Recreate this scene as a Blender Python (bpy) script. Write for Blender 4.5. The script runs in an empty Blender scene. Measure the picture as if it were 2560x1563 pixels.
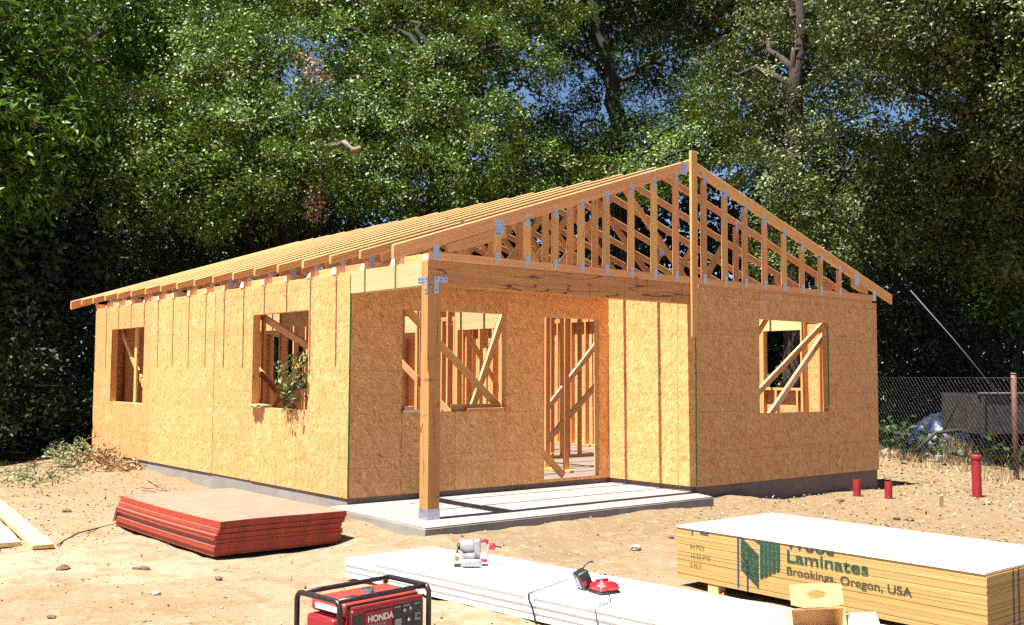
import bpy, bmesh, math, random
import numpy as np
from mathutils import Matrix, Vector, Euler

R = math.radians
rng = np.random.default_rng(7)
random.seed(7)
sc = bpy.context.scene
col = sc.collection

# ------------------------------------------------------------------ camera
CAM = Vector((-5.7694, -8.3216, 1.3446)); YAW, PITCH, ROLL, FPX = 0.6871, 0.0627, 0.0053, 2550.4
fwd = Vector((math.sin(YAW)*math.cos(PITCH), math.cos(YAW)*math.cos(PITCH), math.sin(PITCH)))
rgt = Vector((math.cos(YAW), -math.sin(YAW), 0)); upv = rgt.cross(fwd)
r2 = rgt*math.cos(ROLL) + upv*math.sin(ROLL); u2 = -rgt*math.sin(ROLL) + upv*math.cos(ROLL)
cd = bpy.data.cameras.new('camera'); cd.sensor_fit = 'HORIZONTAL'; cd.sensor_width = 36
cd.lens = FPX/2560*36; cd.clip_start = .05; cd.clip_end = 2000
cam = bpy.data.objects.new('camera', cd); col.objects.link(cam)
cam.matrix_world = Matrix(((r2.x, u2.x, -fwd.x, CAM.x), (r2.y, u2.y, -fwd.y, CAM.y), (r2.z, u2.z, -fwd.z, CAM.z), (0, 0, 0, 1)))
sc.camera = cam

# ------------------------------------------------------------------ sky, sun, exposure
SUN_EL = R(68.5)
w = bpy.data.worlds.new('World'); sc.world = w; w.use_nodes = True
nt = w.node_tree; bg = nt.nodes['Background']
sky = nt.nodes.new('ShaderNodeTexSky'); sky.sky_type = 'NISHITA'; sky.sun_disc = False
sky.sun_elevation = SUN_EL; sky.sun_rotation = R(-88.5); sky.air_density = .65; sky.dust_density = .1; sky.ozone_density = 3.0
nt.links.new(sky.outputs[0], bg.inputs[0]); bg.inputs[1].default_value = .05
sl = bpy.data.lights.new('sun', 'SUN'); sl.energy = 5.0; sl.angle = R(.53); sl.color = (1, .97, .90)
sun = bpy.data.objects.new('sun', sl); col.objects.link(sun)
to_sun = Vector((-math.cos(SUN_EL), .03*math.cos(SUN_EL), math.sin(SUN_EL))).normalized()
sun.rotation_euler = to_sun.to_track_quat('Z', 'Y').to_euler()
sun.location = (-20, 0, 40)
sc.view_settings.view_transform = 'Standard'; sc.view_settings.look = 'None'
sc.view_settings.exposure = 1.72; sc.view_settings.gamma = 1
sc.cycles.use_denoising = False
sc.cycles.use_adaptive_sampling = True; sc.cycles.adaptive_threshold = .02
sc.cycles.max_bounces = 7; sc.cycles.diffuse_bounces = 5; sc.cycles.transparent_max_bounces = 8

def at(u, v, dist):
    """world point seen at photograph pixel (u, v), at a horizontal distance from the camera"""
    d = fwd + r2*((u-1280)/FPX) + u2*((781.5-v)/FPX)
    return CAM + d*(dist/math.hypot(d.x, d.y))

# ------------------------------------------------------------------ object helpers
WM = {}
def place(o, M=None, parent=None):
    M = M if M is not None else Matrix.Identity(4)
    if o.name not in col.objects: col.objects.link(o)
    if parent is not None:
        o.parent = parent; o.matrix_basis = WM[parent.name].inverted() @ M
    else: o.matrix_basis = M
    WM[o.name] = M
    return o
def empty(name, loc=(0, 0, 0), rz=0, parent=None, M=None):
    o = bpy.data.objects.new(name, None); o.empty_display_size = .2
    return place(o, M if M is not None else Matrix.Translation(loc) @ Matrix.Rotation(rz, 4, 'Z'), parent)
def tag(o, label, cat, group=None, kind=None):
    o['label'] = label; o['category'] = cat
    if group: o['group'] = group
    if kind: o['kind'] = kind
    return o
def ease(me, off):
    bm = bmesh.new(); bm.from_mesh(me)
    bmesh.ops.bevel(bm, geom=list(bm.edges), offset=off, segments=1, affect='EDGES'); bm.to_mesh(me); bm.free(); return me
def mesh(V, F, mat, smooth=False, name='mesh'):
    me = bpy.data.meshes.new(name); me.from_pydata([tuple(v) for v in V], [], [tuple(f) for f in F])
    if mat: me.materials.append(mat)
    if smooth: me.polygons.foreach_set('use_smooth', [True]*len(me.polygons))
    me.update(); return me
def obj(name, me, M=None, parent=None):
    return place(bpy.data.objects.new(name, me), M, parent)
BF = [(0, 3, 2, 1), (4, 5, 6, 7), (0, 1, 5, 4), (1, 2, 6, 5), (2, 3, 7, 6), (3, 0, 4, 7)]
def bv(x0, x1, y0, y1, z0, z1):
    return [(x0, y0, z0), (x1, y0, z0), (x1, y1, z0), (x0, y1, z0), (x0, y0, z1), (x1, y0, z1), (x1, y1, z1), (x0, y1, z1)]
_bc = {}; EASED = {'fir_lumber', 'pale_lumber', 'beam_timber'}
def boxmesh(lx, ly, lz, mat):
    """box centred on y and z, x from 0 to lx (the long axis), shared between alike pieces"""
    k = (round(lx, 4), round(ly, 4), round(lz, 4), mat.name)
    if k not in _bc:
        _bc[k] = mesh(bv(0, lx, -ly/2, ly/2, -lz/2, lz/2), BF, mat)
        if mat.name in EASED and min(ly, lz, lx) > .03: ease(_bc[k], .0035)
    return _bc[k]
def frame_to(p, q, up=(0, 0, 1)):
    p, q, up = Vector(p), Vector(q), Vector(up); x = (q-p).normalized()
    if abs(x.dot(up)) > .98: up = Vector((0, 1, 0))
    y = up.cross(x).normalized(); z = x.cross(y)
    return Matrix(((x.x, y.x, z.x, p.x), (x.y, y.y, z.y, p.y), (x.z, y.z, z.z, p.z), (0, 0, 0, 1)))
def bar(name, p, q, wy, wz, mat, parent, up=(0, 0, 1)):
    return obj(name, boxmesh((Vector(q)-Vector(p)).length, wy, wz, mat), frame_to(p, q, up), parent)
def box(name, x0, x1, y0, y1, z0, z1, mat, parent=None, M=None):
    """axis-aligned box; its own local x runs along its longest side so that grain follows it"""
    d = (x1-x0, y1-y0, z1-z0); a = max(range(3), key=lambda i: d[i]); c = ((x0+x1)/2, (y0+y1)/2, (z0+z1)/2)
    p = list(c); q = list(c); p[a] = (x0, y0, z0)[a]; q[a] = (x1, y1, z1)[a]
    if a == 0: me = boxmesh(d[0], d[1], d[2], mat); F = frame_to(p, q)
    elif a == 1: me = boxmesh(d[1], d[0], d[2], mat); F = frame_to(p, q)
    else: me = boxmesh(d[2], d[0], d[1], mat); F = frame_to(p, q, (0, 1, 0))
    return obj(name, me, (M @ F) if M is not None else F, parent)
def prism(name, pts, y0, y1, ang, mat, parent=None):
    """outline in the XZ plane pushed through y0..y1, local x turned by ang along the piece"""
    ox, oz = pts[0]; c, s = math.cos(ang), math.sin(ang); n = len(pts)
    L = [((x-ox)*c+(z-oz)*s, -(x-ox)*s+(z-oz)*c) for x, z in pts]
    V = [(a, 0, b) for a, b in L] + [(a, y1-y0, b) for a, b in L]
    ar = sum(L[i][0]*L[(i+1) % n][1]-L[(i+1) % n][0]*L[i][1] for i in range(n))
    F = [tuple(range(n)), tuple(range(2*n-1, n-1, -1))] + [(i, i+n, (i+1) % n+n, (i+1) % n) for i in range(n)]
    if ar < 0: F = [f[::-1] for f in F]
    M = Matrix.Translation((ox, y0, oz)) @ Matrix.Rotation(-ang, 4, 'Y')
    return obj(name, ease(mesh(V, F, mat), .009 if name == 'top_chord' else .004), M, parent)
def tube_mesh(P, rad, mat, n=8, cap=True, smooth=True):
    P = [Vector(p) for p in P]; k = len(P); rad = rad if hasattr(rad, '__len__') else [rad]*k
    V = []; F = []; prev = None
    for i in range(k):
        t = (P[min(i+1, k-1)]-P[max(i-1, 0)]).normalized()
        a = prev if prev is not None else (Vector((0, 0, 1)) if abs(t.z) < .9 else Vector((1, 0, 0)))
        x = (a - t*a.dot(t)).normalized(); prev = x; y = t.cross(x)
        for j in range(n):
            th = 2*math.pi*j/n; V.append(P[i]+(x*math.cos(th)+y*math.sin(th))*rad[i])
    for i in range(k-1):
        for j in range(n):
            F.append((i*n+j, i*n+(j+1) % n, (i+1)*n+(j+1) % n, (i+1)*n+j))
    if cap: F += [tuple(range(n-1, -1, -1)), tuple(range((k-1)*n, k*n))]
    return mesh(V, F, mat, smooth)
def tube(name, P, rad, mat, parent=None, M=None, n=8):
    return obj(name, tube_mesh(P, rad, mat, n), M, parent)
def rbox_mesh(x0, x1, y0, y1, z0, z1, r, mat, seg=2):
    bm = bmesh.new()
    vs = [bm.verts.new(v) for v in bv(x0, x1, y0, y1, z0, z1)]
    for f in BF: bm.faces.new([vs[i] for i in f])
    bmesh.ops.bevel(bm, geom=list(bm.edges), offset=r, segments=seg, affect='EDGES', profile=.5)
    me = bpy.data.meshes.new('m'); bm.to_mesh(me); bm.free(); me.materials.append(mat)
    me.polygons.foreach_set('use_smooth', [len(p.vertices) != 4 or p.area < r*r*6+(.5*r*max(x1-x0, y1-y0, z1-z0)) for p in me.polygons])
    return me
def rbox(name, x0, x1, y0, y1, z0, z1, r, mat, parent=None, M=None, seg=2):
    return obj(name, rbox_mesh(x0, x1, y0, y1, z0, z1, r, mat, seg), M, parent)
def disc_mesh(r, h, n, mat, r1=None):
    r1 = r if r1 is None else r1
    V = [(r*math.cos(2*math.pi*i/n), r*math.sin(2*math.pi*i/n), 0) for i in range(n)] + [(r1*math.cos(2*math.pi*i/n), r1*math.sin(2*math.pi*i/n), h) for i in range(n)]
    F = [tuple(range(n-1, -1, -1)), tuple(range(n, 2*n))] + [(i, (i+1) % n, (i+1) % n+n, i+n) for i in range(n)]
    return mesh(V, F, mat)
def text_mesh(s, size, mat, bold=0.0, sx=1.0, clip_top=None, shear=0):
    cu = bpy.data.curves.new('t', 'FONT'); cu.body = s; cu.size = size; cu.offset = bold; cu.shear = shear
    o = bpy.data.objects.new('t', cu); col.objects.link(o)
    dg = bpy.context.evaluated_depsgraph_get()
    me = bpy.data.meshes.new_from_object(o.evaluated_get(dg))
    bpy.data.objects.remove(o); bpy.data.curves.remove(cu)
    bm = bmesh.new(); bm.from_mesh(me)
    for v in bm.verts: v.co.x *= sx
    if clip_top is not None:
        bmesh.ops.bisect_plane(bm, geom=bm.verts[:]+bm.edges[:]+bm.faces[:], plane_co=(0, clip_top, 0), plane_no=(0, 1, 0), clear_outer=True)
    bm.to_mesh(me); bm.free(); me.materials.clear(); me.materials.append(mat); return me

# ------------------------------------------------------------------ materials
def newmat(name):
    m = bpy.data.materials.new(name); m.use_nodes = True; t = m.node_tree
    return m, t, t.nodes['Principled BSDF']
def N(t, kind, **kw):
    n = t.nodes.new('ShaderNode'+kind)
    for k, v in kw.items():
        if k.startswith('i_'): n.inputs[k[2:].replace('_', ' ')].default_value = v
        else: setattr(n, k, v)
    return n
def ramp(t, fac, stops):
    n = t.nodes.new('ShaderNodeValToRGB'); e = n.color_ramp.elements
    e[0].position, e[0].color = stops[0][0], (*stops[0][1], 1); e[1].position, e[1].color = stops[-1][0], (*stops[-1][1], 1)
    for p, c in stops[1:-1]: x = e.new(p); x.color = (*c, 1)
    t.links.new(fac, n.inputs[0]); return n.outputs[0]
def mixc(t, f, a, b, mode='MIX'):
    n = t.nodes.new('ShaderNodeMix'); n.data_type = 'RGBA'; n.blend_type = mode
    for i, v in ((0, f), (6, a), (7, b)):
        if isinstance(v, (int, float)): n.inputs[i].default_value = v
        elif isinstance(v, tuple): n.inputs[i].default_value = (*v, 1)
        else: t.links.new(v, n.inputs[i])
    return n.outputs[2]
def math_(t, op, a, b=0.0, c=None):
    n = t.nodes.new('ShaderNodeMath'); n.operation = op
    for i, v in enumerate((a, b) if c is None else (a, b, c)):
        if isinstance(v, (int, float)): n.inputs[i].default_value = v
        else: t.links.new(v, n.inputs[i])
    return n.outputs[0]
def mapped(t, vec, scale=(1, 1, 1), rot=(0, 0, 0), loc=None):
    n = N(t, 'Mapping'); n.inputs['Scale'].default_value = scale; n.inputs['Rotation'].default_value = rot
    t.links.new(vec, n.inputs['Vector'])
    if loc is not None: t.links.new(loc, n.inputs['Location'])
    return n.outputs[0]
def bump(t, p, h, strength, dist):
    b = N(t, 'Bump'); b.inputs['Strength'].default_value = strength; b.inputs['Distance'].default_value = dist
    t.links.new(h, b.inputs['Height']); t.links.new(b.outputs[0], p.inputs['Normal'])
def plain(name, c, rough=.6, metal=0, spec=.5, var=.08, scale=6, bumpd=0):
    m, t, p = newmat(name)
    tc = N(t, 'TexCoord'); nz = N(t, 'TexNoise', i_Scale=scale, i_Detail=6.0, i_Roughness=.65); t.links.new(tc.outputs['Object'], nz.inputs[0])
    lo = tuple(max(0, x*(1-var*2)) for x in c); hi = tuple(min(1, x*(1+var)) for x in c)
    t.links.new(ramp(t, nz.outputs['Fac'], [(.3, lo), (.65, hi)]), p.inputs['Base Color'])
    p.inputs['Roughness'].default_value = rough; p.inputs['Metallic'].default_value = metal; p.inputs['Specular IOR Level'].default_value = spec
    if bumpd: bump(t, p, nz.outputs['Fac'], .6, bumpd)
    return m
def wood(name, a, b, rough=.7, knots=True, grain=1.0, checks=False):
    m, t, p = newmat(name)
    tc = N(t, 'TexCoord'); oi = N(t, 'ObjectInfo')
    off = math_(t, 'MULTIPLY', oi.outputs['Random'], 40.0)
    cv = N(t, 'CombineXYZ'); t.links.new(off, cv.inputs[0]); t.links.new(off, cv.inputs[1]); t.links.new(off, cv.inputs[2])
    v1 = mapped(t, tc.outputs['Object'], (1.2, 26*grain, 26*grain), loc=cv.outputs[0])
    n1 = N(t, 'TexNoise', i_Scale=1.0, i_Detail=5.0, i_Roughness=.6, i_Distortion=.6); t.links.new(v1, n1.inputs[0])
    v2 = mapped(t, tc.outputs['Object'], (.9, 2.5, 2.5), loc=cv.outputs[0])
    n2 = N(t, 'TexNoise', i_Scale=1.3, i_Detail=3.0); t.links.new(v2, n2.inputs[0])
    c = ramp(t, n1.outputs['Fac'], [(.3, a), (.7, b)])
    dk = tuple(x*.72 for x in a); c = mixc(t, math_(t, 'MULTIPLY', n2.outputs['Fac'], .45), c, dk)
    if knots:
        v3 = mapped(t, tc.outputs['Object'], (1.7, 6.0, 6.0), loc=cv.outputs[0])
        vo = N(t, 'TexVoronoi', i_Scale=1.3); t.links.new(v3, vo.inputs[0])
        k = ramp(t, vo.outputs['Distance'], [(.05, (1, 1, 1)), (.11, (0, 0, 0))])
        c = mixc(t, math_(t, 'MULTIPLY', k, .7), c, (.10, .035, .012))
    if checks:
        n4 = N(t, 'TexNoise', i_Scale=1.0, i_Detail=2.0, i_Distortion=.3); t.links.new(mapped(t, tc.outputs['Object'], (.55, 7.0, 7.0), loc=cv.outputs[0]), n4.inputs[0])
        ck = math_(t, 'LESS_THAN', math_(t, 'ABSOLUTE', math_(t, 'SUBTRACT', n4.outputs['Fac'], .47)), .0065)
        n5 = N(t, 'TexNoise', i_Scale=1.0, i_Detail=4.0); t.links.new(mapped(t, tc.outputs['Object'], (14.0, 2.0, 2.0), loc=cv.outputs[0]), n5.inputs[0])
        stn = ramp(t, n5.outputs['Fac'], [(.62, (0, 0, 0)), (.74, (1, 1, 1))])
        c = mixc(t, math_(t, 'MULTIPLY', stn, .55), c, (.07, .028, .012)); c = mixc(t, math_(t, 'MULTIPLY', ck, .8), c, (.05, .02, .01))
    hs = N(t, 'HueSaturation'); t.links.new(c, hs.inputs['Color'])
    t.links.new(math_(t, 'MULTIPLY_ADD', oi.outputs['Random'], .34, .80), hs.inputs['Value'])
    r3 = N(t, 'TexWhiteNoise', noise_dimensions='1D'); t.links.new(oi.outputs['Random'], r3.inputs['W'])
    t.links.new(math_(t, 'MULTIPLY_ADD', r3.outputs['Value'], .024, .488), hs.inputs['Hue'])
    t.links.new(hs.outputs[0], p.inputs['Base Color']); p.inputs['Roughness'].default_value = rough
    bump(t, p, n1.outputs['Fac'], .25, .004)
    return m
def osb_mat(name):
    m, t, p = newmat(name)
    tc = N(t, 'TexCoord'); oi = N(t, 'ObjectInfo'); wv = tc.outputs['Object']
    off = math_(t, 'MULTIPLY', oi.outputs['Random'], 25.0)
    cv = N(t, 'CombineXYZ'); t.links.new(off, cv.inputs[0]); t.links.new(off, cv.inputs[2])
    nd = N(t, 'TexNoise', i_Scale=9.0, i_Detail=2.0); t.links.new(wv, nd.inputs[0])
    dv = mixc(t, .004, wv, nd.outputs['Color'])
    vals = []
    for a, sx, sz in ((5, 66, 13), (-19, 74, 15), (31, 62, 13), (64, 70, 16)):
        mv = mapped(t, mapped(t, dv, rot=(0, R(a), 0)), (sx, 1, sz), loc=cv.outputs[0])
        vo = N(t, 'TexVoronoi', i_Scale=1.0, i_Randomness=1.0); t.links.new(mv, vo.inputs[0])
        sp = N(t, 'SeparateColor'); t.links.new(vo.outputs['Color'], sp.inputs[0])
        vals.append((sp.outputs[0], sp.outputs[1], vo.outputs['Distance']))
    s1 = math_(t, 'GREATER_THAN', vals[1][1], .45); s2 = math_(t, 'GREATER_THAN', vals[2][1], .66); s3 = math_(t, 'GREATER_THAN', vals[3][1], .78)
    def mv_(f, a, b):
        n = t.nodes.new('ShaderNodeMix'); n.data_type = 'FLOAT'; t.links.new(f, n.inputs[0]); t.links.new(a, n.inputs[2]); t.links.new(b, n.inputs[3]); return n.outputs[0]
    v = mv_(s3, mv_(s2, mv_(s1, vals[0][0], vals[1][0]), vals[2][0]), vals[3][0])
    fine = N(t, 'TexNoise', i_Scale=1.0, i_Detail=4.0, i_Roughness=.7); t.links.new(mapped(t, wv, (160, 1, 26)), fine.inputs[0])
    v2 = math_(t, 'ADD', math_(t, 'MULTIPLY', v, .8), math_(t, 'MULTIPLY', fine.outputs['Fac'], .25))
    c = ramp(t, v2, [(.10, (.31, .108, .026)), (.20, (.55, .240, .072)), (.6, (.65, .335, .128)), (.95, (.78, .47, .215))])
    big = N(t, 'TexNoise', i_Scale=1.1, i_Detail=3.0); t.links.new(wv, big.inputs[0])
    c = mixc(t, math_(t, 'MULTIPLY', big.outputs['Fac'], .35), c, (.48, .215, .07))
    sx = N(t, 'SeparateXYZ'); t.links.new(wv, sx.inputs[0])
    def lines(sock, per, offs, wd):
        f = math_(t, 'FRACT', math_(t, 'MULTIPLY_ADD', sock, 1/per, offs)); return math_(t, 'LESS_THAN', f, wd/per)
    ln = math_(t, 'MAXIMUM', math_(t, 'MAXIMUM', lines(sx.outputs[2], .4877, .13, .005), lines(sx.outputs[2], .813, .61, .005)), lines(sx.outputs[0], .4064, .02, .004))
    brk = math_(t, 'GREATER_THAN', fine.outputs['Fac'], .44)
    c = mixc(t, math_(t, 'MULTIPLY', math_(t, 'MULTIPLY', ln, brk), .55), c, (.07, .035, .015))
    dots = math_(t, 'MULTIPLY', lines(sx.outputs[0], .4064, .035, .010), lines(sx.outputs[2], .1524, .3, .010)); c = mixc(t, math_(t, 'MULTIPLY', dots, .7), c, (.72, .60, .42))
    hs = N(t, 'HueSaturation'); t.links.new(c, hs.inputs['Color']); t.links.new(math_(t, 'MULTIPLY_ADD', oi.outputs['Random'], .16, .92), hs.inputs['Value']); c = hs.outputs[0]
    t.links.new(c, p.inputs['Base Color']); p.inputs['Roughness'].default_value = .62; p.inputs['Specular IOR Level'].default_value = .35
    bump(t, p, v2, .2, .003)
    return m
def dirt_mat():
    m, t, p = newmat('dirt'); tc = N(t, 'TexCoord'); v = tc.outputs['Object']
    def nz(sc_, det=6.0, ro=.65, dist=0.0):
        n = N(t, 'TexNoise', i_Scale=sc_, i_Detail=det, i_Roughness=ro, i_Distortion=dist); t.links.new(v, n.inputs[0]); return n.outputs['Fac']
    n1 = nz(.42, 5, .6, .4); n2 = nz(3.2, 9, .72, .5); n3 = nz(38, 6, .75); n4 = nz(11, 7, .7, .3)
    c1 = ramp(t, n1, [(.34, (.235, .150, .085)), (.48, (.285, .205, .127)), (.62, (.345, .275, .195))])
    sx = N(t, 'SeparateXYZ'); t.links.new(v, sx.inputs[0])
    soil = math_(t, 'ADD', math_(t, 'MULTIPLY', math_(t, 'ADD', sx.outputs[0], math_(t, 'MULTIPLY', sx.outputs[1], .35)), .13), math_(t, 'MULTIPLY_ADD', n1, 1.6, -.38))
    c1 = mixc(t, ramp(t, soil, [(.12, (0, 0, 0)), (.62, (1, 1, 1))]), c1, mixc(t, n2, (.148, .098, .051), (.228, .170, .102)))
    c = mixc(t, ramp(t, n2, [(.36, (.85, .85, .85)), (.52, (.0, .0, .0))]), c1, (.21, .128, .066))
    c = mixc(t, math_(t, 'MULTIPLY', ramp(t, n4, [(.52, (0, 0, 0)), (.70, (1, 1, 1))]), .6), c, (.38, .30, .20))
    c = mixc(t, math_(t, 'MULTIPLY', ramp(t, n3, [(.28, (1, 1, 1)), (.42, (0, 0, 0))]), .6), c, (.11, .058, .028))
    t.links.new(c, p.inputs['Base Color']); p.inputs['Roughness'].default_value = .95; p.inputs['Specular IOR Level'].default_value = .1
    h = math_(t, 'ADD', math_(t, 'ADD', math_(t, 'MULTIPLY', n2, .8), math_(t, 'MULTIPLY', n4, .5)), math_(t, 'MULTIPLY', n3, .22))
    bump(t, p, h, .9, .05)
    return m
def leaf_mat(name, dark, light, rough=.42, trans=.25, spec=.5):
    m, t, p = newmat(name); at_ = N(t, 'Attribute', attribute_name='tint'); 
    c = ramp(t, at_.outputs['Fac'], [(0, dark), (.75, light), (1, tuple(x*1.35 for x in light))])
    t.links.new(c, p.inputs['Base Color']); p.inputs['Roughness'].default_value = rough; p.inputs['Specular IOR Level'].default_value = spec
    tr = N(t, 'BsdfTranslucent'); tcol = mixc(t, .5, c, (.16, .22, .02)); t.links.new(tcol, tr.inputs[0])
    mx = N(t, 'MixShader'); mx.inputs[0].default_value = trans
    t.links.new(p.outputs[0], mx.inputs[1]); t.links.new(tr.outputs[0], mx.inputs[2])
    t.links.new(mx.outputs[0], t.nodes['Material Output'].inputs[0]); return m
def concrete_mat(name, c, rough=.9):
    m, t, p = newmat(name); tc = N(t, 'TexCoord'); v = tc.outputs['Object']
    n1 = N(t, 'TexNoise', i_Scale=2.2, i_Detail=7.0, i_Roughness=.7); t.links.new(v, n1.inputs[0])
    n2 = N(t, 'TexNoise', i_Scale=60.0, i_Detail=4.0); t.links.new(v, n2.inputs[0])
    a = tuple(x*.74 for x in c)
    cc = ramp(t, n1.outputs['Fac'], [(.32, a), (.62, c)])
    cc = mixc(t, math_(t, 'MULTIPLY', ramp(t, n2.outputs['Fac'], [(.3, (1, 1, 1)), (.42, (0, 0, 0))]), .35), cc, tuple(x*.5 for x in c))
    t.links.new(cc, p.inputs['Base Color']); p.inputs['Roughness'].default_value = rough; bump(t, p, n1.outputs['Fac'], .5, .01); return m

LUM = wood('fir_lumber', (.58, .265, .084), (.75, .40, .148))
LUMY = wood('pale_lumber', (.58, .36, .15), (.72, .50, .25), knots=False)
BEAM = wood('beam_timber', (.48, .18, .053), (.63, .28, .092), grain=.7, checks=True)
LVL = wood('laminated_header', (.60, .40, .18), (.70, .50, .25), knots=False, grain=.6)
OSB = osb_mat('strand_board')
DIRT = dirt_mat()
SLAB = concrete_mat('slab_concrete', (.27, .24, .212))
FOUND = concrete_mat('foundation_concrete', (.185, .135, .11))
GALV = plain('galvanised_plate', (.50, .52, .60), .38, .85, var=.15, scale=40)
GREEN = plain('green_edge_paint', (.05, .20, .035), .6, var=.3, scale=14)
WHITE = plain('white_primer', (.80, .79, .76), .5, var=.02, scale=9)
WHITE_RAW = wood('bare_board_edge', (.55, .40, .27), (.66, .52, .38), knots=False)

# ------------------------------------------------------------------ ground
GZ = -.265
def hills(x, y):
    h = GZ + .016*np.sin(x*1.3+.4)*np.cos(y*1.1-.6) + .007*np.sin(x*3.1+y*2.3) + .003*np.sin(x*6.7-y*5.2+1)
    # banked earth along the long wall, towards its far corner, and the rise at the far right of the front
    bank = np.clip((y-3.8)/4.5, 0, 1)*np.exp(-np.clip(-x-.15, 0, 9)**2/.8)
    h = h + .16*bank
    d = np.clip((x-8.6)/6, 0, 1)*np.clip((y+3)/4, 0, 1); h = h + .10*d
    dx = np.maximum(np.maximum(-.3-x, x-4.6), 0); dy = np.maximum(np.maximum(-.42-y, y-1.6), 0)
    h = h + .115*np.exp(-(dx*dx+dy*dy)/.35)
    inside = (x > .12) & (x < 8.0) & (y > 1.7) & (y < 10.2) | (x > 4.2) & (x < 8.0) & (y > .15) & (y < 2)
    return np.where(inside, GZ-.25, h)
def hz(x, y): return float(hills(np.array(x), np.array(y)))
def axis(lo, hi, step, far):
    core = list(np.arange(lo, hi, step)); a = []; s = step; v = lo
    while v > -far: s *= 1.35; v -= s; a.append(v)
    b = []; s = step; v = core[-1]
    while v < far: s *= 1.35; v += s; b.append(v)
    return np.array(a[::-1]+core+b)
gx = axis(-7, 13, .07, 600); gy = axis(-8, 13, .07, 600)
X, Y = np.meshgrid(gx, gy, indexing='ij'); Z = hills(X, Y)
near = (X > -8) & (X < 14) & (Y > -9) & (Y < 14)
small = np.zeros_like(Z)
for k in range(26):
    a = rng.uniform(0, math.pi); f = rng.uniform(5, 22); small += np.sin((X*math.cos(a)+Y*math.sin(a))*f+rng.uniform(0, 6))*.05/f
Z = Z + np.where(near, small*.5, 0)
nx, ny = X.shape
V = np.stack([X, Y, Z], -1).reshape(-1, 3)
ii, jj = np.meshgrid(np.arange(nx-1), np.arange(ny-1), indexing='ij'); i0 = (ii*ny+jj).ravel()
F = np.stack([i0, i0+ny, i0+ny+1, i0+1], -1)
def big_mesh(V, F, mat, smooth=False, tint=None):
    me = bpy.data.meshes.new('m'); k = F.shape[1]
    me.vertices.add(len(V)); me.vertices.foreach_set('co', V.astype(np.float32).ravel())
    me.loops.add(F.size); me.loops.foreach_set('vertex_index', F.astype(np.int32).ravel())
    me.polygons.add(len(F)); me.polygons.foreach_set('loop_start', np.arange(0, F.size, k, dtype=np.int32))
    if smooth: me.polygons.foreach_set('use_smooth', np.ones(len(F), bool))
    me.update(calc_edges=True)
    if tint is not None:
        a = me.attributes.new('tint', 'FLOAT', 'POINT'); a.data.foreach_set('value', tint.astype(np.float32))
    if not isinstance(mat, (list, tuple)): mat = [mat]
    for m in mat: me.materials.append(m)
    return me
g = obj('ground', big_mesh(V, F, DIRT, True)); g['kind'] = 'structure'; g['label'] = 'pale sandy dirt ground of the building site'

# ================================================================== the house
XR, XW, P, L = 4.01, 8.12, 1.53, 10.38       # porch side wall, far side wall, porch back wall, rear wall
HT, PT = 2.468, 2.50                          # top of sheathing, top of wall plates
house = tag(empty('unfinished_house', (0, 0, GZ)), 'half-built wooden house with bare roof trusses and strand board walls', 'house')

# foundation and slabs
def poly_slab(name, pts, z0, z1, mat, parent, wob=0):
    n = len(pts); V = [(x, y, z0) for x, y in pts]+[(x, y, z1) for x, y in pts]
    F = [tuple(range(n-1, -1, -1)), tuple(range(n, 2*n))]+[(i, (i+1) % n, (i+1) % n+n, i+n) for i in range(n)]
    return obj(name, mesh(V, F, mat), None, parent)
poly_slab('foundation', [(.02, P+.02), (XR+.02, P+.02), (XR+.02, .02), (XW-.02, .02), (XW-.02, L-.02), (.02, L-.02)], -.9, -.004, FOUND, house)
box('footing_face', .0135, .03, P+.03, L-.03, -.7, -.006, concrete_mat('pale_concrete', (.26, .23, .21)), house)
def subdiv_edge(a, b, step, amp):
    a, b = Vector(a), Vector(b); n = max(1, int((b-a).length/step)); nrm = Vector((-(b-a).y, (b-a).x)).normalized()
    return [tuple(a.lerp(b, i/n)+(nrm*random.uniform(-amp, amp) if i else Vector((0, 0)))) for i in range(n)]
pp = [(-.31, -.415), (3.84, -.40), (3.99, .0), (XR+.01, .0), (XR+.01, P+.01), (-.26, P+.0)]
ring = []
for a, b in zip(pp, pp[1:]+pp[:1]): ring += subdiv_edge(a, b, .12, .006)
porch = poly_slab('porch_slab', ring, -.6, -.066, SLAB, house)
bm = bmesh.new(); bm.from_mesh(porch.data)
top = [e for e in bm.edges if all(v.co.z > -.1 for v in e.verts)]
bmesh.ops.bevel(bm, geom=top, offset=.014, segments=2, affect='EDGES'); bm.to_mesh(porch.data); bm.free()

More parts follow.
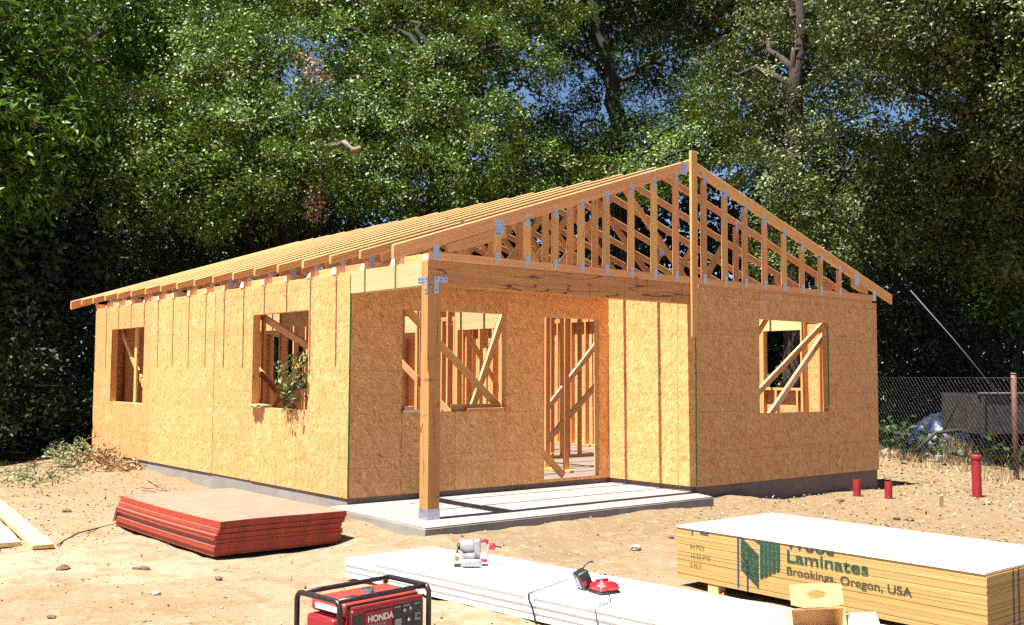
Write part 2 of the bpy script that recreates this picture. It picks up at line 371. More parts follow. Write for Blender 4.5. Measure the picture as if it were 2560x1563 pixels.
# ---- walls
def cells_panel(w0, w1, z0, z1, holes, th, mat):
    """a sheet in local x-z with rectangular openings cut out, its outer face at y = 0"""
    xs = sorted({w0, w1, *[c for h in holes for c in h[:2] if w0 < c < w1]}); zs = sorted({z0, z1, *[c for h in holes for c in h[2:] if z0 < c < z1]})
    solid = lambda i, j: 0 <= i < len(xs)-1 and 0 <= j < len(zs)-1 and not any(h[0]-1e-6 <= (xs[i]+xs[i+1])/2 <= h[1] and h[2] <= (zs[j]+zs[j+1])/2 <= h[3] for h in holes)
    V = []; F = []; idx = {}
    def vi(i, j, k):
        key = (i, j, k)
        if key not in idx: idx[key] = len(V); V.append((xs[i], th*k, zs[j]))
        return idx[key]
    for i in range(len(xs)-1):
        for j in range(len(zs)-1):
            if not solid(i, j): continue
            F.append((vi(i, j, 0), vi(i+1, j, 0), vi(i+1, j+1, 0), vi(i, j+1, 0)))
            F.append((vi(i, j, 1), vi(i, j+1, 1), vi(i+1, j+1, 1), vi(i+1, j, 1)))
            if not solid(i-1, j): F.append((vi(i, j, 0), vi(i, j+1, 0), vi(i, j+1, 1), vi(i, j, 1)))
            if not solid(i+1, j): F.append((vi(i+1, j, 0), vi(i+1, j, 1), vi(i+1, j+1, 1), vi(i+1, j+1, 0)))
            if not solid(i, j-1): F.append((vi(i, j, 0), vi(i, j, 1), vi(i+1, j, 1), vi(i+1, j, 0)))
            if not solid(i, j+1): F.append((vi(i, j+1, 0), vi(i+1, j+1, 0), vi(i+1, j+1, 1), vi(i, j+1, 1)))
    return mesh(V, F, mat) if F else None
def wall(M, a0, a1, openings, seams=None, osb=True, top=HT, plates=True, bare_ends=(0, 0), step=.4064, first=0.0):
    """M maps local (along, inward, up) to the world; opening = (a, b, z0, z1)"""
    wl = empty('wall', parent=house, M=M)
    TH = .012
    if osb:
        ed = sorted({a0, a1, *([s for s in seams if a0 < s < a1] if seams else np.arange(a0+1.219, a1-.2, 1.219))})
        for e0, e1 in zip(ed, ed[1:]):
          full = [o for o in openings if o[0] <= e0+.02 and o[1] >= e1-.02]
          for z0, z1 in ([(0, full[0][2]), (full[0][3], top)] if full else [(0, top)]):
            if z1-z0 < .06: continue
            me = cells_panel(e0+.0025, e1-.0025, z0, z1, openings, TH, OSB)
            if me: obj('osb_panel', me, M @ Matrix.Translation((0, random.uniform(-.006, .001), 0)), wl)
    y0, y1 = TH+.001, TH+.09
    def lb(name, *d, mat=LUM): return box(name, *d, mat, wl, M)
    e0, e1 = a0+bare_ends[0], a1-bare_ends[1]
    doors = [o for o in openings if o[2] < .1]
    cuts = [e0]+[c for o in doors for c in o[:2]]+[e1]
    for s0, s1 in zip(cuts[::2], cuts[1::2]): lb('sole_plate', s0, s1, y0, y1, 0, .038)
    lb('top_plate', e0, e1, y0, y1, PT-.038, PT-.0005); lb('top_plate', e0, e1, y0, y1, PT-.077, PT-.0385)
    ztop = PT-.0775
    xs = list(np.arange(e0+.02+first, e1-.02, step))+[e1-.02]
    for x in xs:
        hit = [o for o in openings if o[0]-.045 < x < o[1]+.045]
        if not hit: lb('stud', x-.019, x+.019, y0, y1, .0385, ztop)
        else:
            o = hit[0]
            if o[2] > .2 and o[0]+.06 < x < o[1]-.06: lb('cripple_stud', x-.019, x+.019, y0, y1, .0385, o[2]-.0385)
    for o in openings:
        for s, c in ((-1, o[0]), (1, o[1])):
            lo = min(c, c+s*.038); lb('trimmer_stud', lo, lo+.038, y0, y1, .0385 if o[2] > .2 else .0385, o[3]-.001)
            lo = min(c+s*.0385, c+s*.0765); lb('stud', lo, lo+.038, y0, y1, .0385, ztop)
        if o[2] > .2: lb('rough_sill', o[0], o[1], y0, y1, o[2]-.038, o[2])
        lb('header', o[0]-.038, o[1]+.038, y0, y1, o[3], min(o[3]+.285, ztop-.001), mat=LVL)
    return wl
def MY(x, s=1):   # wall along world Y, outside face at x, looking towards -x (s=1) or +x (s=-1)
    return Matrix(((0, s, 0, x), (-s if False else 1, 0, 0, 0), (0, 0, 1, 0), (0, 0, 0, 1)))
def MX(y, s=1):
    return Matrix(((1, 0, 0, 0), (0, s, 0, y), (0, 0, 1, 0), (0, 0, 0, 1)))
WL = [(2.482, 3.985, .935, 2.12), (7.93, 9.48, .885, 2.108)]
wall(MY(0), P, L, WL, seams=[P+.0+1.219*k for k in range(1, 8)])
wall(MX(P), .0125, XR-.001, [(.69, 2.226, .925, 2.122), (2.857, 3.832, .038, 2.116)], seams=[.69, 1.45, 2.226, 2.84], bare_ends=(.1, 0))
wall(MY(XR), .0125, P-.001, [], seams=[.3], bare_ends=(.1, 0))
wall(MX(0), XR, XW, [(5.28, 6.85, .878, 2.124)], seams=[5.277, 5.56, 6.853], bare_ends=(.1, .1))
wall(MY(XW, -1), .0125, L-.0125, [(1.28, 1.99, 1.185, 2.11)], bare_ends=(.1, .1))
wall(MX(L, -1), 0, XW, [(3.4, 4.3, 1.1, 2.11)], bare_ends=(.1, .1))
# inner partitions, bare studs
wall(MY(3.99), 2.3, 8.6, [(3.9, 4.98, .02, 2.09), (6.2, 7.1, .02, 2.09)], osb=False, first=.1)
wall(MX(5.6), .12, 3.98, [(1.3, 2.2, .02, 2.09)], osb=False)
wall(MX(4.35), 4.12, 8.0, [(6.9, 7.7, .02, 2.09)], osb=False)
wall(MY(5.95), 4.5, 8.9, [], osb=False)
wall(MX(8.6), .12, 8.0, [(2.4, 3.2, .02, 2.09), (5.0, 5.9, .02, 2.09)], osb=False)
wall(MY(1.9), 5.75, 8.5, [(7.0, 7.8, .02, 2.09)], osb=False)
# green painted sheet edges at the two outer corners and the front window
for x, y, z0, z1 in ((-.0016, P-.0016, .01, HT-.01), (XR-.0016, -.0016, .02, HT-.06), (6.853, -.0022, .95, 2.10)):
    box('painted_edge', x-.006, x+.006, y-.002, y+.008, z0, z1, GREEN, house)
# sheets not quite flush: bare edge strip by the corner
# posts, beams and straps of the porch
box('porch_post', .0, .145, .0, .145, -.062, 2.252, BEAM, house)
box('porch_beam', .0, XR-.013, .0, .14, 2.256, PT-.002, BEAM, house)
box('porch_beam', .0, .14, .1405, P-.001, 2.256, PT-.002, LVL, house)
box('post_base', -.003, .148, -.003, .148, -.0655, .04, GALV, house)
def ell(name, M):
    t = .004; V = [(0, 0, 0), (.17, 0, 0), (.17, 0, .055), (.055, 0, .055), (.055, 0, .17), (0, 0, .17)]
    V = [(x, -t, .17-z) for x, y, z in V] + [(x, 0, .17-z) for x, y, z in V]; n = 6
    F = [tuple(range(n-1, -1, -1)), tuple(range(n, 2*n))]+[(i, (i+1) % n, (i+1) % n+n, i+n) for i in range(n)]
    o = obj(name, mesh(V, F, GALV), M, house)
    for x, z in ((.028, .142), (.14, .142), (.085, .142), (.028, .03)):
        obj('bolt', disc_mesh(.007, .004, 8, DARK), M @ Matrix.Translation((x, -t, z)) @ Matrix.Rotation(R(90), 4, 'X'), o)
DARK = plain('dark_metal', (.03, .03, .032), .5, .4)
ell('angle_strap', Matrix.Translation((.05, -.001, 2.17)))
ell('angle_strap', Matrix.Translation((-.001, .03, 2.17)) @ Matrix.Rotation(R(-90), 4, 'Z') @ Matrix.Scale(-1, 4, (1, 0, 0)))

# ---- roof trusses
TX, TZ, RX, RZ, TXR = -.434, 2.617, 3.95, 4.068, 8.57
SL, SR = (RZ-TZ)/(RX-TX), (RZ-TZ)/(TXR-RX)
def zt(x): return TZ+(x-TX)*SL if x <= RX else RZ-(x-RX)*SR
def chord(par, side, depth, y0, y1):
    if side < 0: a, b, s = TX, RX, SL
    else: a, b, s = RX, TXR, -SR
    ang = math.atan(s); dv = depth/math.cos(ang)
    prism('top_chord', [(a, zt(a)-dv), (b, zt(b)-dv), (b, zt(b)), (a, zt(a))], y0, y1, ang, LUM, par)
def web(par, name, x0, z0, x1, z1, y0, y1, wd=.089):
    p, q = Vector((x0, (y0+y1)/2, z0)), Vector((x1, (y0+y1)/2, z1))
    return bar(name, p, q, abs(y1-y0)-.0008, wd, LUM, par, up=(0, 0, 1) if abs(x1-x0) > .05 else (1, 0, 0))
def plate(par, x, z, wx, wz, y, name='connector_plate'):
    nn = 4; V = []; F = []
    for i in range(nn):   # ribbed steel: alternate strips stand proud
        a = -wz/2+wz*i/nn; d = -.0035 if i % 2 else -.0015; b = len(V)
        V += bv(-wx/2, wx/2, d, 0, a, a+wz/nn*.96); F += [tuple(k+b for k in f) for f in BF]
    return obj(name, mesh(V, F, GALV), Matrix.Translation((x, y, z)), par)
BT = PT+.0895
def heel(par, y0, big=False):
    plate(par, .075, PT+.08, .075, .15, y0)
    plate(par, XW-.06, PT+.08, .075, .15, y0)
def gable(k, studs, depth, plates):
    y0 = .6096*k; y1 = y0+.038
    tr = empty('roof_truss', (0, y0, PT), parent=house)
    box('bottom_chord', .0, XW, y0, y1, PT+.0005, BT, LUM, tr)
    chord(tr, -1, depth, y0, y1); chord(tr, 1, depth, y0, y1)
    for x in studs:
        dv = depth/math.cos(math.atan(SL)); zz = min(zt(x-.044), zt(x+.044))-dv-.001
        if zz-BT > .1:
            web(tr, 'gable_stud', x, BT+.0005, x, zz, y0, y1)
            if plates:
                plate(tr, x, zz, .05, .13, y0-.0005); plate(tr, x, BT-.01, .05, .12, y0-.0005)
    for sgn in (-1, 1):      # short heel sliders under the top chords
        a = .22 if sgn < 0 else XW-.22; b = .98 if sgn < 0 else XW-.62; s = SL if sgn < 0 else -SR; dv = depth/math.cos(math.atan(s))+.002; wv = .12
        z_ = lambda x: zt(x)-dv
        lo = lambda x: max(BT+.001, z_(x)-wv)
        pts = [(a, lo(a)), (a+(b-a)*.45, max(BT+.001, z_(a+(b-a)*.45)-wv)), (b, z_(b)-wv), (b, z_(b)), (a, z_(a))]
        prism('heel_slider', pts, y0+.0005, y1-.0005, math.atan(s), LUM, tr)
        if plates: plate(tr, b+(-.1 if sgn < 0 else .1), z_(b)-.02, .11, .15, y0-.0005)
    if plates: plate(tr, RX-.15, zt(RX-.15)-.09, .11, .16, y0-.0005); heel(tr, y0-.0005)
    return tr
studs = [.863, 1.274, 1.682, 2.074, 2.47, 2.88, 3.276, 3.665, 4.19, 4.6, 5.015, 5.43, 5.857, 6.27, 6.71, 7.17]
T0 = gable(0, studs, .14, True)
T1 = gable(1, studs[:6]+[5.6], .089, True)
gable(17, studs[1::2], .14, False)
def fink(k):
    y0 = .6096*k; y1 = y0+.038
    tr = empty('roof_truss', (0, y0, PT), parent=house)
    box('bottom_chord', .0, XW, y0, y1, PT+.0005, BT, LUM, tr)
    chord(tr, -1, .089, y0, y1); chord(tr, 1, .089, y0, y1)
    b1, b2 = XW*.335, XW*.665; q1, q2 = 2.02, 6.08; dv = .096
    web(tr, 'web', b1-.15, BT+.02, q1, zt(q1)-dv-.02, y0+.0006, y1-.0006); web(tr, 'web', b1, BT+.005, RX-.06, RZ-dv-.08, y0+.0006, y1-.0006)
    web(tr, 'web', b2, BT+.005, RX+.06, RZ-dv-.08, y0+.0006, y1-.0006); web(tr, 'web', b2+.15, BT+.02, q2, zt(q2)-dv-.02, y0+.0006, y1-.0006)
    for x, z in ((b1-.06, BT-.02), (b2+.06, BT-.02), (q1, zt(q1)-.1), (q2, zt(q2)-.1), (RX, RZ-.12)): plate(tr, x, z, .12, .12, y0-.0005)
    for sgn in (-1, 1):
        a = .20 if sgn < 0 else XW-.2; b = .8 if sgn < 0 else XW-.8; s = SL if sgn < 0 else -SR
        z_ = lambda x: zt(x)-.098
        prism('heel_slider', [(a, BT+.001), (b, max(BT+.001, z_(b)-.09)), (b, z_(b)), (a, z_(a))], y0+.0006, y1-.0006, math.atan(s), LUM, tr)
    heel(tr, y0-.0005)
    return tr
def copy_tree(o, parent, dM):
    c = o.copy(); place(c, dM @ WM[o.name], parent)
    for ch in list(o.children): copy_tree(ch, c, dM)
    return c
F2 = fink(2)
for k in range(3, 17): copy_tree(F2, house, Matrix.Translation((0, .6096*(k-2), 0)) )
ZINC = plain('bright_zinc', (.72, .72, .75), .45, .25, var=.06, scale=30)
for k in range(0, 17):         # steel ties between truss heels and the wall plate, bright in the sun
    y = .6096*k+.038
    tie = empty('truss_tie', (0, y, PT), parent=house)
    obj('bracket', mesh(bv(-.004, .004, .006, .10, .0, .078), BF, ZINC), Matrix.Translation((.006, y, PT+.001)) @ Matrix.Rotation(R(random.uniform(14, 34)), 4, 'Y') @ Matrix.Rotation(R(random.uniform(-8, 8)), 4, 'Z'), tie)
    obj('flange', mesh(bv(.03, .10, -.0005, .002, .004, .09), BF, GALV), Matrix.Translation((0, y+.001, PT)), tie)
# frieze blocks between the trusses on the wall plate
for k in range(0, 17):
    if k % 3 != 1: box('block', .092, .13, .6096*k+.039, .6096*(k+1)-.001, PT+.001, PT+.088, LUM, house)
box('ridge_post', 3.895, 4.01, -.0395, -.0008, 1.846, 4.165, LUM, house)

# ---- temporary braces inside
for p, q in (((.55, 1.72, 2.39), (3.36, 1.72, .05)), ((2.9, 2.3, 2.40), (1.9, 2.3, .02)), ((2.96, 2.42, 2.40), (2.0, 2.42, .02)),
             ((3.32, 3.0, .02), (5.7, 3.0, 2.33)), ((3.75, 3.0, .04), (6.4, 3.0, 2.19)), ((4.62, .82, .05), (7.98, .82, 2.19)), ((4.92, .26, .05), (7.6, .26, 2.37)),
             ((5.0, 1.25, .04), (7.3, 1.25, 2.44)), ((.2, 5.0, 2.40), (.2, 1.75, 1.33)), ((.6, 2.78, 2.40), (.6, 5.5, .07)), ((.62, 6.1, 1.88), (.62, 2.15, .02)),
             ((.2, 10.0, 2.39), (.2, 7.0, .03)), ((2.2, 5.2, 2.3), (3.5, 3.2, .05)), ((5.2, 6.5, 2.3), (6.9, 6.5, .05))):
    bar('brace', p, q, .038, .089, LUM if random.random() < .6 else LUMY, house)

# ================================================================== trees
BARK = plain('bark', (.028, .021, .016), .95, var=.35, scale=9, bumpd=.03)
BARKR = plain('reddish_bark', (.045, .029, .021), .95, var=.4, scale=11, bumpd=.04)
BARK_LIT = plain('sunlit_bark', (.20, .15, .11), .95, var=.3, scale=9, bumpd=.03)  # lit copy of the bark, sunlight put into a paler tone
LF_OAK = leaf_mat('oak_leaf', (.007, .017, .003), (.132, .212, .028), .45, .17, .3)
LF_MID = leaf_mat('broad_leaf', (.010, .030, .004), (.100, .195, .017), .45, .22, .32)
LF_DARK = leaf_mat('dark_leaf', (.010, .024, .006), (.036, .072, .015), .5, .15, .25)
LF_GREY = leaf_mat('dusty_oak_leaf', (.008, .015, .003), (.095, .122, .028), .45, .12, .32)
LF_SHADE = leaf_mat('shade_dark_leaf', (.007, .016, .006), (.028, .055, .017), .5, .12, .25)  # leaf colour darkened to stand in for the shade under the trees
LF_DRY = leaf_mat('dry_leaf', (.20, .10, .045), (.42, .27, .14), .7, .15, .2)
LF_WEED = leaf_mat('weed_leaf', (.09, .10, .045), (.27, .28, .14), .6, .2, .3)
def unit(a): return a/np.maximum(np.linalg.norm(a, axis=-1, keepdims=True), 1e-9)
def leaf_cloud(C, O, per, spread, size, ratio=.5, up=.5, out=.6, flat=.75, droop=.15):
    n = len(C)*per; idx = np.repeat(np.arange(len(C)), per)
    pos = C[idx] + rng.normal(0, 1, (n, 3))*spread*np.array([1, 1, flat])
    nr = unit(np.array([0, 0, up]) + out*O[idx] + rng.normal(0, .5, (len(C), 3))[idx] + rng.normal(0, .62, (n, 3)))
    d = rng.normal(0, 1, (n, 3)) + .5*O[idx] - np.array([0, 0, droop]); d = unit(d - nr*np.sum(d*nr, 1, keepdims=True))
    s = np.cross(nr, d); ln = (size*rng.uniform(.65, 1.35, n))[:, None]; wd = ln*ratio
    V = np.stack([pos, pos+d*ln*.45+s*wd/2+nr*wd*.13, pos+d*ln, pos+d*ln*.45-s*wd/2+nr*wd*.13], 1).reshape(-1, 3)
    b = (np.arange(n)*4)[:, None]; F = np.concatenate([b+np.array([[0, 1, 2]]), b+np.array([[0, 2, 3]])], 1).reshape(-1, 3)
    tint = np.clip(rng.uniform(-.1, .55, len(C))[idx] + rng.uniform(0, .5, n), 0, 1)
    return V, F, np.repeat(tint, 4)
def lobe_clumps(c, r, n):
    d = unit(rng.normal(0, 1, (n, 3))); ph = rng.uniform(0, 6.28, (3, 3)); k = rng.uniform(2, 4, (3, 3))
    wob = sum(np.sin(d @ k[i] + ph[i, 0]) for i in range(3))/3
    rr = r*(.50+.5*rng.uniform(0, 1, n)**.5)*(1+.28*wob)
    return np.array(c)[None] + d*rr[:, None]*np.array([1.05, 1.05, .85]), d
def merge(parts):
    Vs = []; Fs = []; Ts = []; o = 0
    for V, F, T in parts: Vs.append(V); Fs.append(F+o); Ts.append(T); o += len(V)
    return np.concatenate(Vs), np.concatenate(Fs), np.concatenate(Ts)
def wander(p, q, n, amp):
    p, q = Vector(p), Vector(q)
    return [p.lerp(q, i/n)+(Vector(rng.normal(0, amp, 3)) if 0 < i < n else Vector((0, 0, 0))) for i in range(n+1)]
def prisms(A, B, r):
    t_ = unit(B-A); a = unit(np.cross(t_, rng.normal(0, 1, A.shape))); b = np.cross(t_, a); V = []
    for P_, k in ((A, 1.0), (B, .45)):
        for th in (0, 2.094, 4.189): V.append(P_+(a*math.cos(th)+b*math.sin(th))*r*k)
    V = np.stack(V, 1).reshape(-1, 3); i = (np.arange(len(A))*6)[:, None]
    return V, np.concatenate([i+np.array([[0, 1, 4, 3]]), i+np.array([[1, 2, 5, 4]]), i+np.array([[2, 0, 3, 5]])], 1).reshape(-1, 4)
def lean_back(lobes, s=1.5): return [(u, v, d+(330-v)/300*s, r) for u, v, d, r in lobes]
def tree(name, label, lobes, mat, base, leaf=.085, ratio=.5, per=30, dens=62, spread=.19, back=.75, trunk=None, tr=.25, bark=None, limbs=.6, droop=.15, cat='tree', gz=None, group=None, lean=True):
    bark = bark or BARK
    b = at(*base); bx, by = b.x, b.y; z0 = hz(bx, by)-.15 if gz is None else gz
    t = tag(empty(name, (bx, by, z0)), label, cat, group)
    lobes = lean_back(lobes) if cat == 'tree' and lean else lobes; pts = [at(u, v, d) for u, v, d, r in lobes]; parts = []; allp = []; twl = []
    for (u, v, d, r), c in zip(lobes, pts):
        C, O = lobe_clumps(c, r*(.84 if cat == 'tree' else 1), int(dens*r*r)); parts.append(leaf_cloud(C, O, per, spread, leaf, ratio, droop=droop)); allp.append((c, r))
        k = rng.choice(len(C), max(1, len(C)//4), replace=False); cc = np.array(c)[None]; twl.append((cc+(C[k]-cc)*rng.uniform(.3, .7, (len(k), 1)), C[k]+(C[k]-cc)*.12+rng.normal(0, .08, (len(k), 3))))
        if random.random() < back:
            c2 = at(u+random.uniform(-60, 60), v+random.uniform(-45, 45), d+random.uniform(1.6, 2.6))
            C, O = lobe_clumps(c2, r*1.15, int(dens*r*r*.6)); parts.append(leaf_cloud(C, O, per, spread*1.1, leaf*1.15, ratio))
    V, F, T = merge(parts)
    obj('crown', big_mesh(V, F, mat, tint=T), None, t)
    if twl: tw = obj('twigs', big_mesh(*prisms(np.concatenate([a for a, b in twl]), np.concatenate([b for a, b in twl]), .011), BARK_LIT), None, t); tw['kind'] = 'stuff'
    if trunk is None: trunk = [Vector((bx, by, z0)), pts[0].lerp(Vector((bx, by, z0)), .5), sum(pts, Vector())/len(pts)]
    k = len(trunk); fine = []
    for a, c in zip(trunk, trunk[1:]): fine += wander(a, c, 5, tr*.12)[:-1]
    fine.append(trunk[-1]); m = len(fine)
    tube('trunk', fine, [tr*(1.25-.95*i/(m-1)) for i in range(m)], bark, t, n=10)
    for c, r in allp:
        if random.random() < limbs:
            s = min(range(m), key=lambda i: (fine[i]-c).length+max(0, fine[i].z-c.z+.6)*2); s = fine[max(1, s-1)]
            mid = s.lerp(c, .5)+Vector((random.uniform(-.3, .3), random.uniform(-.3, .3), random.uniform(-.1, .45)))
            pl = wander(s, mid, 3, .06)[:-1]+wander(mid, c, 4, .09); q = len(pl); rr = min(.10, tr*.42)
            tube('limb', pl, [rr*(1-.85*i/(q-1)) for i in range(q)], bark, t, n=6)
    return t
def V3(*a): return Vector(a)

tree('broadleaf_tree', 'tall bright green tree with long leaves at the far left edge', [(-80, 110, 21.5, 1.6), (60, 60, 22, 1.4), (90, 190, 21.3, 1.1), (20, 290, 20.9, 1.2), (110, 370, 20.8, .85), (-60, 460, 20.8, 1.3), (60, 470, 20.9, .9), (150, 290, 21.3, .7),
     (210, 80, 26, 1.4), (310, 110, 27, 1.3), (270, 0, 27, 1.6), (100, -90, 22.5, 1.6), (-160, 250, 21, 1.5), (400, -40, 27.5, 1.7), (230, 220, 26, 1.0), (-330, 100, 21.5, 1.8), (-330, 360, 21.2, 1.8), (-150, 0, 21.8, 1.7), (-230, 480, 21.2, 1.4)],
     LF_MID, (-60, 1100, 22), leaf=.18, ratio=.34, per=34, dens=32, spread=.22, droop=.6, lean=False, back=.5)
oakB = tree('oak_tree', 'sunlit olive green oak spreading over the far end of the roof', [(270, 330, 22.5, 1.05), (370, 290, 22.8, 1.15), (470, 255, 23, 1.15), (560, 205, 23.2, 1.2), (520, 120, 23.5, 1.0), (615, 110, 23.8, 1.0), (300, 430, 22.3, 1.05), (420, 390, 22.4, 1.2),
     (540, 350, 22.6, 1.25), (650, 330, 22.9, 1.1), (750, 290, 23.2, 1.0), (330, 520, 22.4, .75), (470, 490, 22.4, .95), (600, 460, 22.6, 1.0), (720, 420, 22.9, 1.0), (800, 380, 23, .85), (230, 390, 22.3, .7), (520, 560, 22.8, .6), (660, 520, 23, .65), (430, 330, 23.3, 1.0), (620, 250, 23.4, 1.0), (700, 160, 24.2, .7), (520, 20, 25, 1.2), (640, 0, 25, 1.1), (740, 100, 24.6, .7), (560, -100, 26, 1.5)],
     LF_OAK, (700, 1000, 25.5), leaf=.092, per=76, dens=34, spread=.155, trunk=[at(700, 1000, 25.5), at(705, 700, 25.3), at(690, 430, 24.3), at(600, 280, 23.8)], tr=.28, limbs=.45, back=.45)
tree('oak_tree', 'dense green oak rising behind the middle of the roof', [(860, 120, 26, 1.25), (950, 200, 26, 1.3), (900, 300, 25.6, 1.2), (1010, 330, 25.6, 1.3), (1110, 290, 26, 1.2), (1080, 180, 26.4, 1.3), (1200, 130, 26.6, 1.3), (1000, 50, 26.8, 1.3),
     (1120, 20, 27, 1.4), (1260, 30, 27, 1.3), (880, 10, 26.8, 1.1), (960, 430, 25.4, 1.1), (1080, 420, 25.6, 1.1), (1180, 400, 25.8, 1.1), (870, 420, 25.3, .95), (1240, 300, 26.2, 1.0), (1330, 160, 26.9, .9), (1000, 510, 25.4, .7), (900, 500, 25.2, .65), (1390, 30, 27.2, 1.1), (800, 250, 25.8, .8), (1120, 500, 25.8, .6), (740, 10, 26, .8), (1060, -90, 27.4, 1.6), (1280, -90, 27.4, 1.5)],
     LF_OAK, (1100, 1000, 28), leaf=.097, per=72, dens=32, spread=.16, trunk=[at(1100, 1000, 28), at(1110, 600, 27.6), at(1080, 350, 27.2), at(1100, 120, 27)], tr=.32, limbs=.5, back=.5)
tree('walnut_tree', 'dark tall tree with leaning stem and sky showing through its crown', [(1450, 60, 31, 1.1), (1570, 40, 31.5, 1.5), (1660, 150, 31, 1.3), (1710, 40, 32, 1.6), (1730, 230, 30.5, 1.1), (1540, -80, 32, 1.6), (1670, 330, 30.5, 1.1), (1420, 380, 30, 1.1), (1530, 390, 30, 1.1), (1600, 200, 32, .9), (1490, 170, 31.5, .8), (1400, 120, 31.5, .8), (1440, 300, 31.5, .8), (1350, 330, 30.5, .9), (1600, 300, 31.5, .7), (1520, 150, 29.8, .45), (1565, 250, 29.8, .45), (1560, 330, 30.5, .7), (1395, 180, 31, .6), (1370, 270, 30.2, .55), (1465, 245, 31.3, .55), (1420, 120, 31.5, .6), (1750, -90, 32, 1.6)],
     LF_DARK, (1570, 1000, 31), leaf=.15, ratio=.3, per=26, dens=58, back=.35, trunk=[at(1590, 1000, 31), at(1560, 430, 31), at(1545, 290, 31), at(1505, 110, 31), at(1470, -40, 31)], tr=.34, limbs=.5, droop=.5)
tree('bay_tree', 'low sunlit green tree just above the ridge of the roof', [(1330, 410, 28, 1.1), (1430, 440, 28.5, 1.0), (1240, 480, 27.6, .9), (1560, 440, 29, 1.0), (1690, 400, 28.5, 1.1), (1770, 350, 28, 1.0), (1640, 450, 28, .9), (1350, 510, 27.5, .8), (1160, 520, 27.2, .7), (1780, 260, 28.5, .9), (1830, 330, 27.5, .8)],
     LF_OAK, (1620, 1000, 29), leaf=.097, per=72, dens=34, spread=.16, tr=.2, limbs=.4)
tree('oak_tree', 'old oak with thick bare trunk standing behind the gable', [(1790, 180, 26, .9), (1850, 260, 25.2, 1.0), (1870, 130, 25.6, 1.1), (1950, 40, 26, 1.3), (2060, 90, 25, 1.2), (2120, 30, 25.5, 1.4), (2090, 220, 24.2, .8), (1870, 420, 25, .9), (2010, 440, 25.2, 1.1),
     (2120, 400, 24.5, 1.1), (2060, 530, 24, 1.1), (1960, 580, 25, .9), (2180, 150, 25, 1.1), (2100, -80, 25.5, 1.5), (1900, -80, 26, 1.5), (2160, 300, 24.5, .8), (2080, 620, 24.3, 1.0), (2180, 540, 24.2, 1.0), (1920, 330, 25.6, .8), (1960, 470, 23.4, .6), (2010, 300, 23.8, .45), (1940, 200, 24.0, .5), (2040, 20, 24.6, .7), (1950, 640, 24, .7), (2050, 340, 24, .6), (2000, 110, 23.9, .5), (1975, 20, 23.9, .5), (1992, 235, 23.8, .38)],
     LF_GREY, (1990, 1000, 24.6), leaf=.09, per=70, dens=34, spread=.155, back=.8, trunk=[at(1995, 1000, 24.6), at(1990, 640, 24.6), at(1985, 380, 24.6), at(1990, 180, 24.5), at(2000, -60, 24.8)], tr=.27, bark=BARKR, limbs=.45)
tree('oak_tree', 'dusty grey green oak filling the upper right corner', [(2280, 60, 20.5, 1.4), (2400, 40, 20, 1.5), (2520, 80, 19.6, 1.5), (2500, 230, 20, 1.1), (2580, 330, 20, 1.2), (2330, 340, 22, 1.0), (2430, 380, 21.5, 1.1), (2240, 430, 23, 1.0), (2350, 480, 22.5, 1.1), (2480, 480, 21.6, 1.1),
     (2590, 480, 21.2, 1.2), (2270, 570, 22.8, 1.0), (2420, 600, 22.2, 1.0), (2550, 640, 21.8, 1.0), (2300, -60, 20.5, 1.6), (2480, -80, 20, 1.7), (2250, 190, 22, .8), (2650, 180, 19.8, 1.6), (2700, 600, 21.5, 1.6), (2380, 170, 21.5, .7), (2620, -60, 19.5, 1.8), (2780, 60, 19, 1.8), (2800, 330, 19.5, 1.6)],
     LF_GREY, (2760, 1000, 21.5), leaf=.09, per=70, dens=34, spread=.155, back=.8, trunk=[at(2760, 1000, 21.5), at(2660, 560, 21.5), at(2440, 230, 21.4), at(2320, 60, 21.2)], tr=.24, limbs=.55, lean=False)
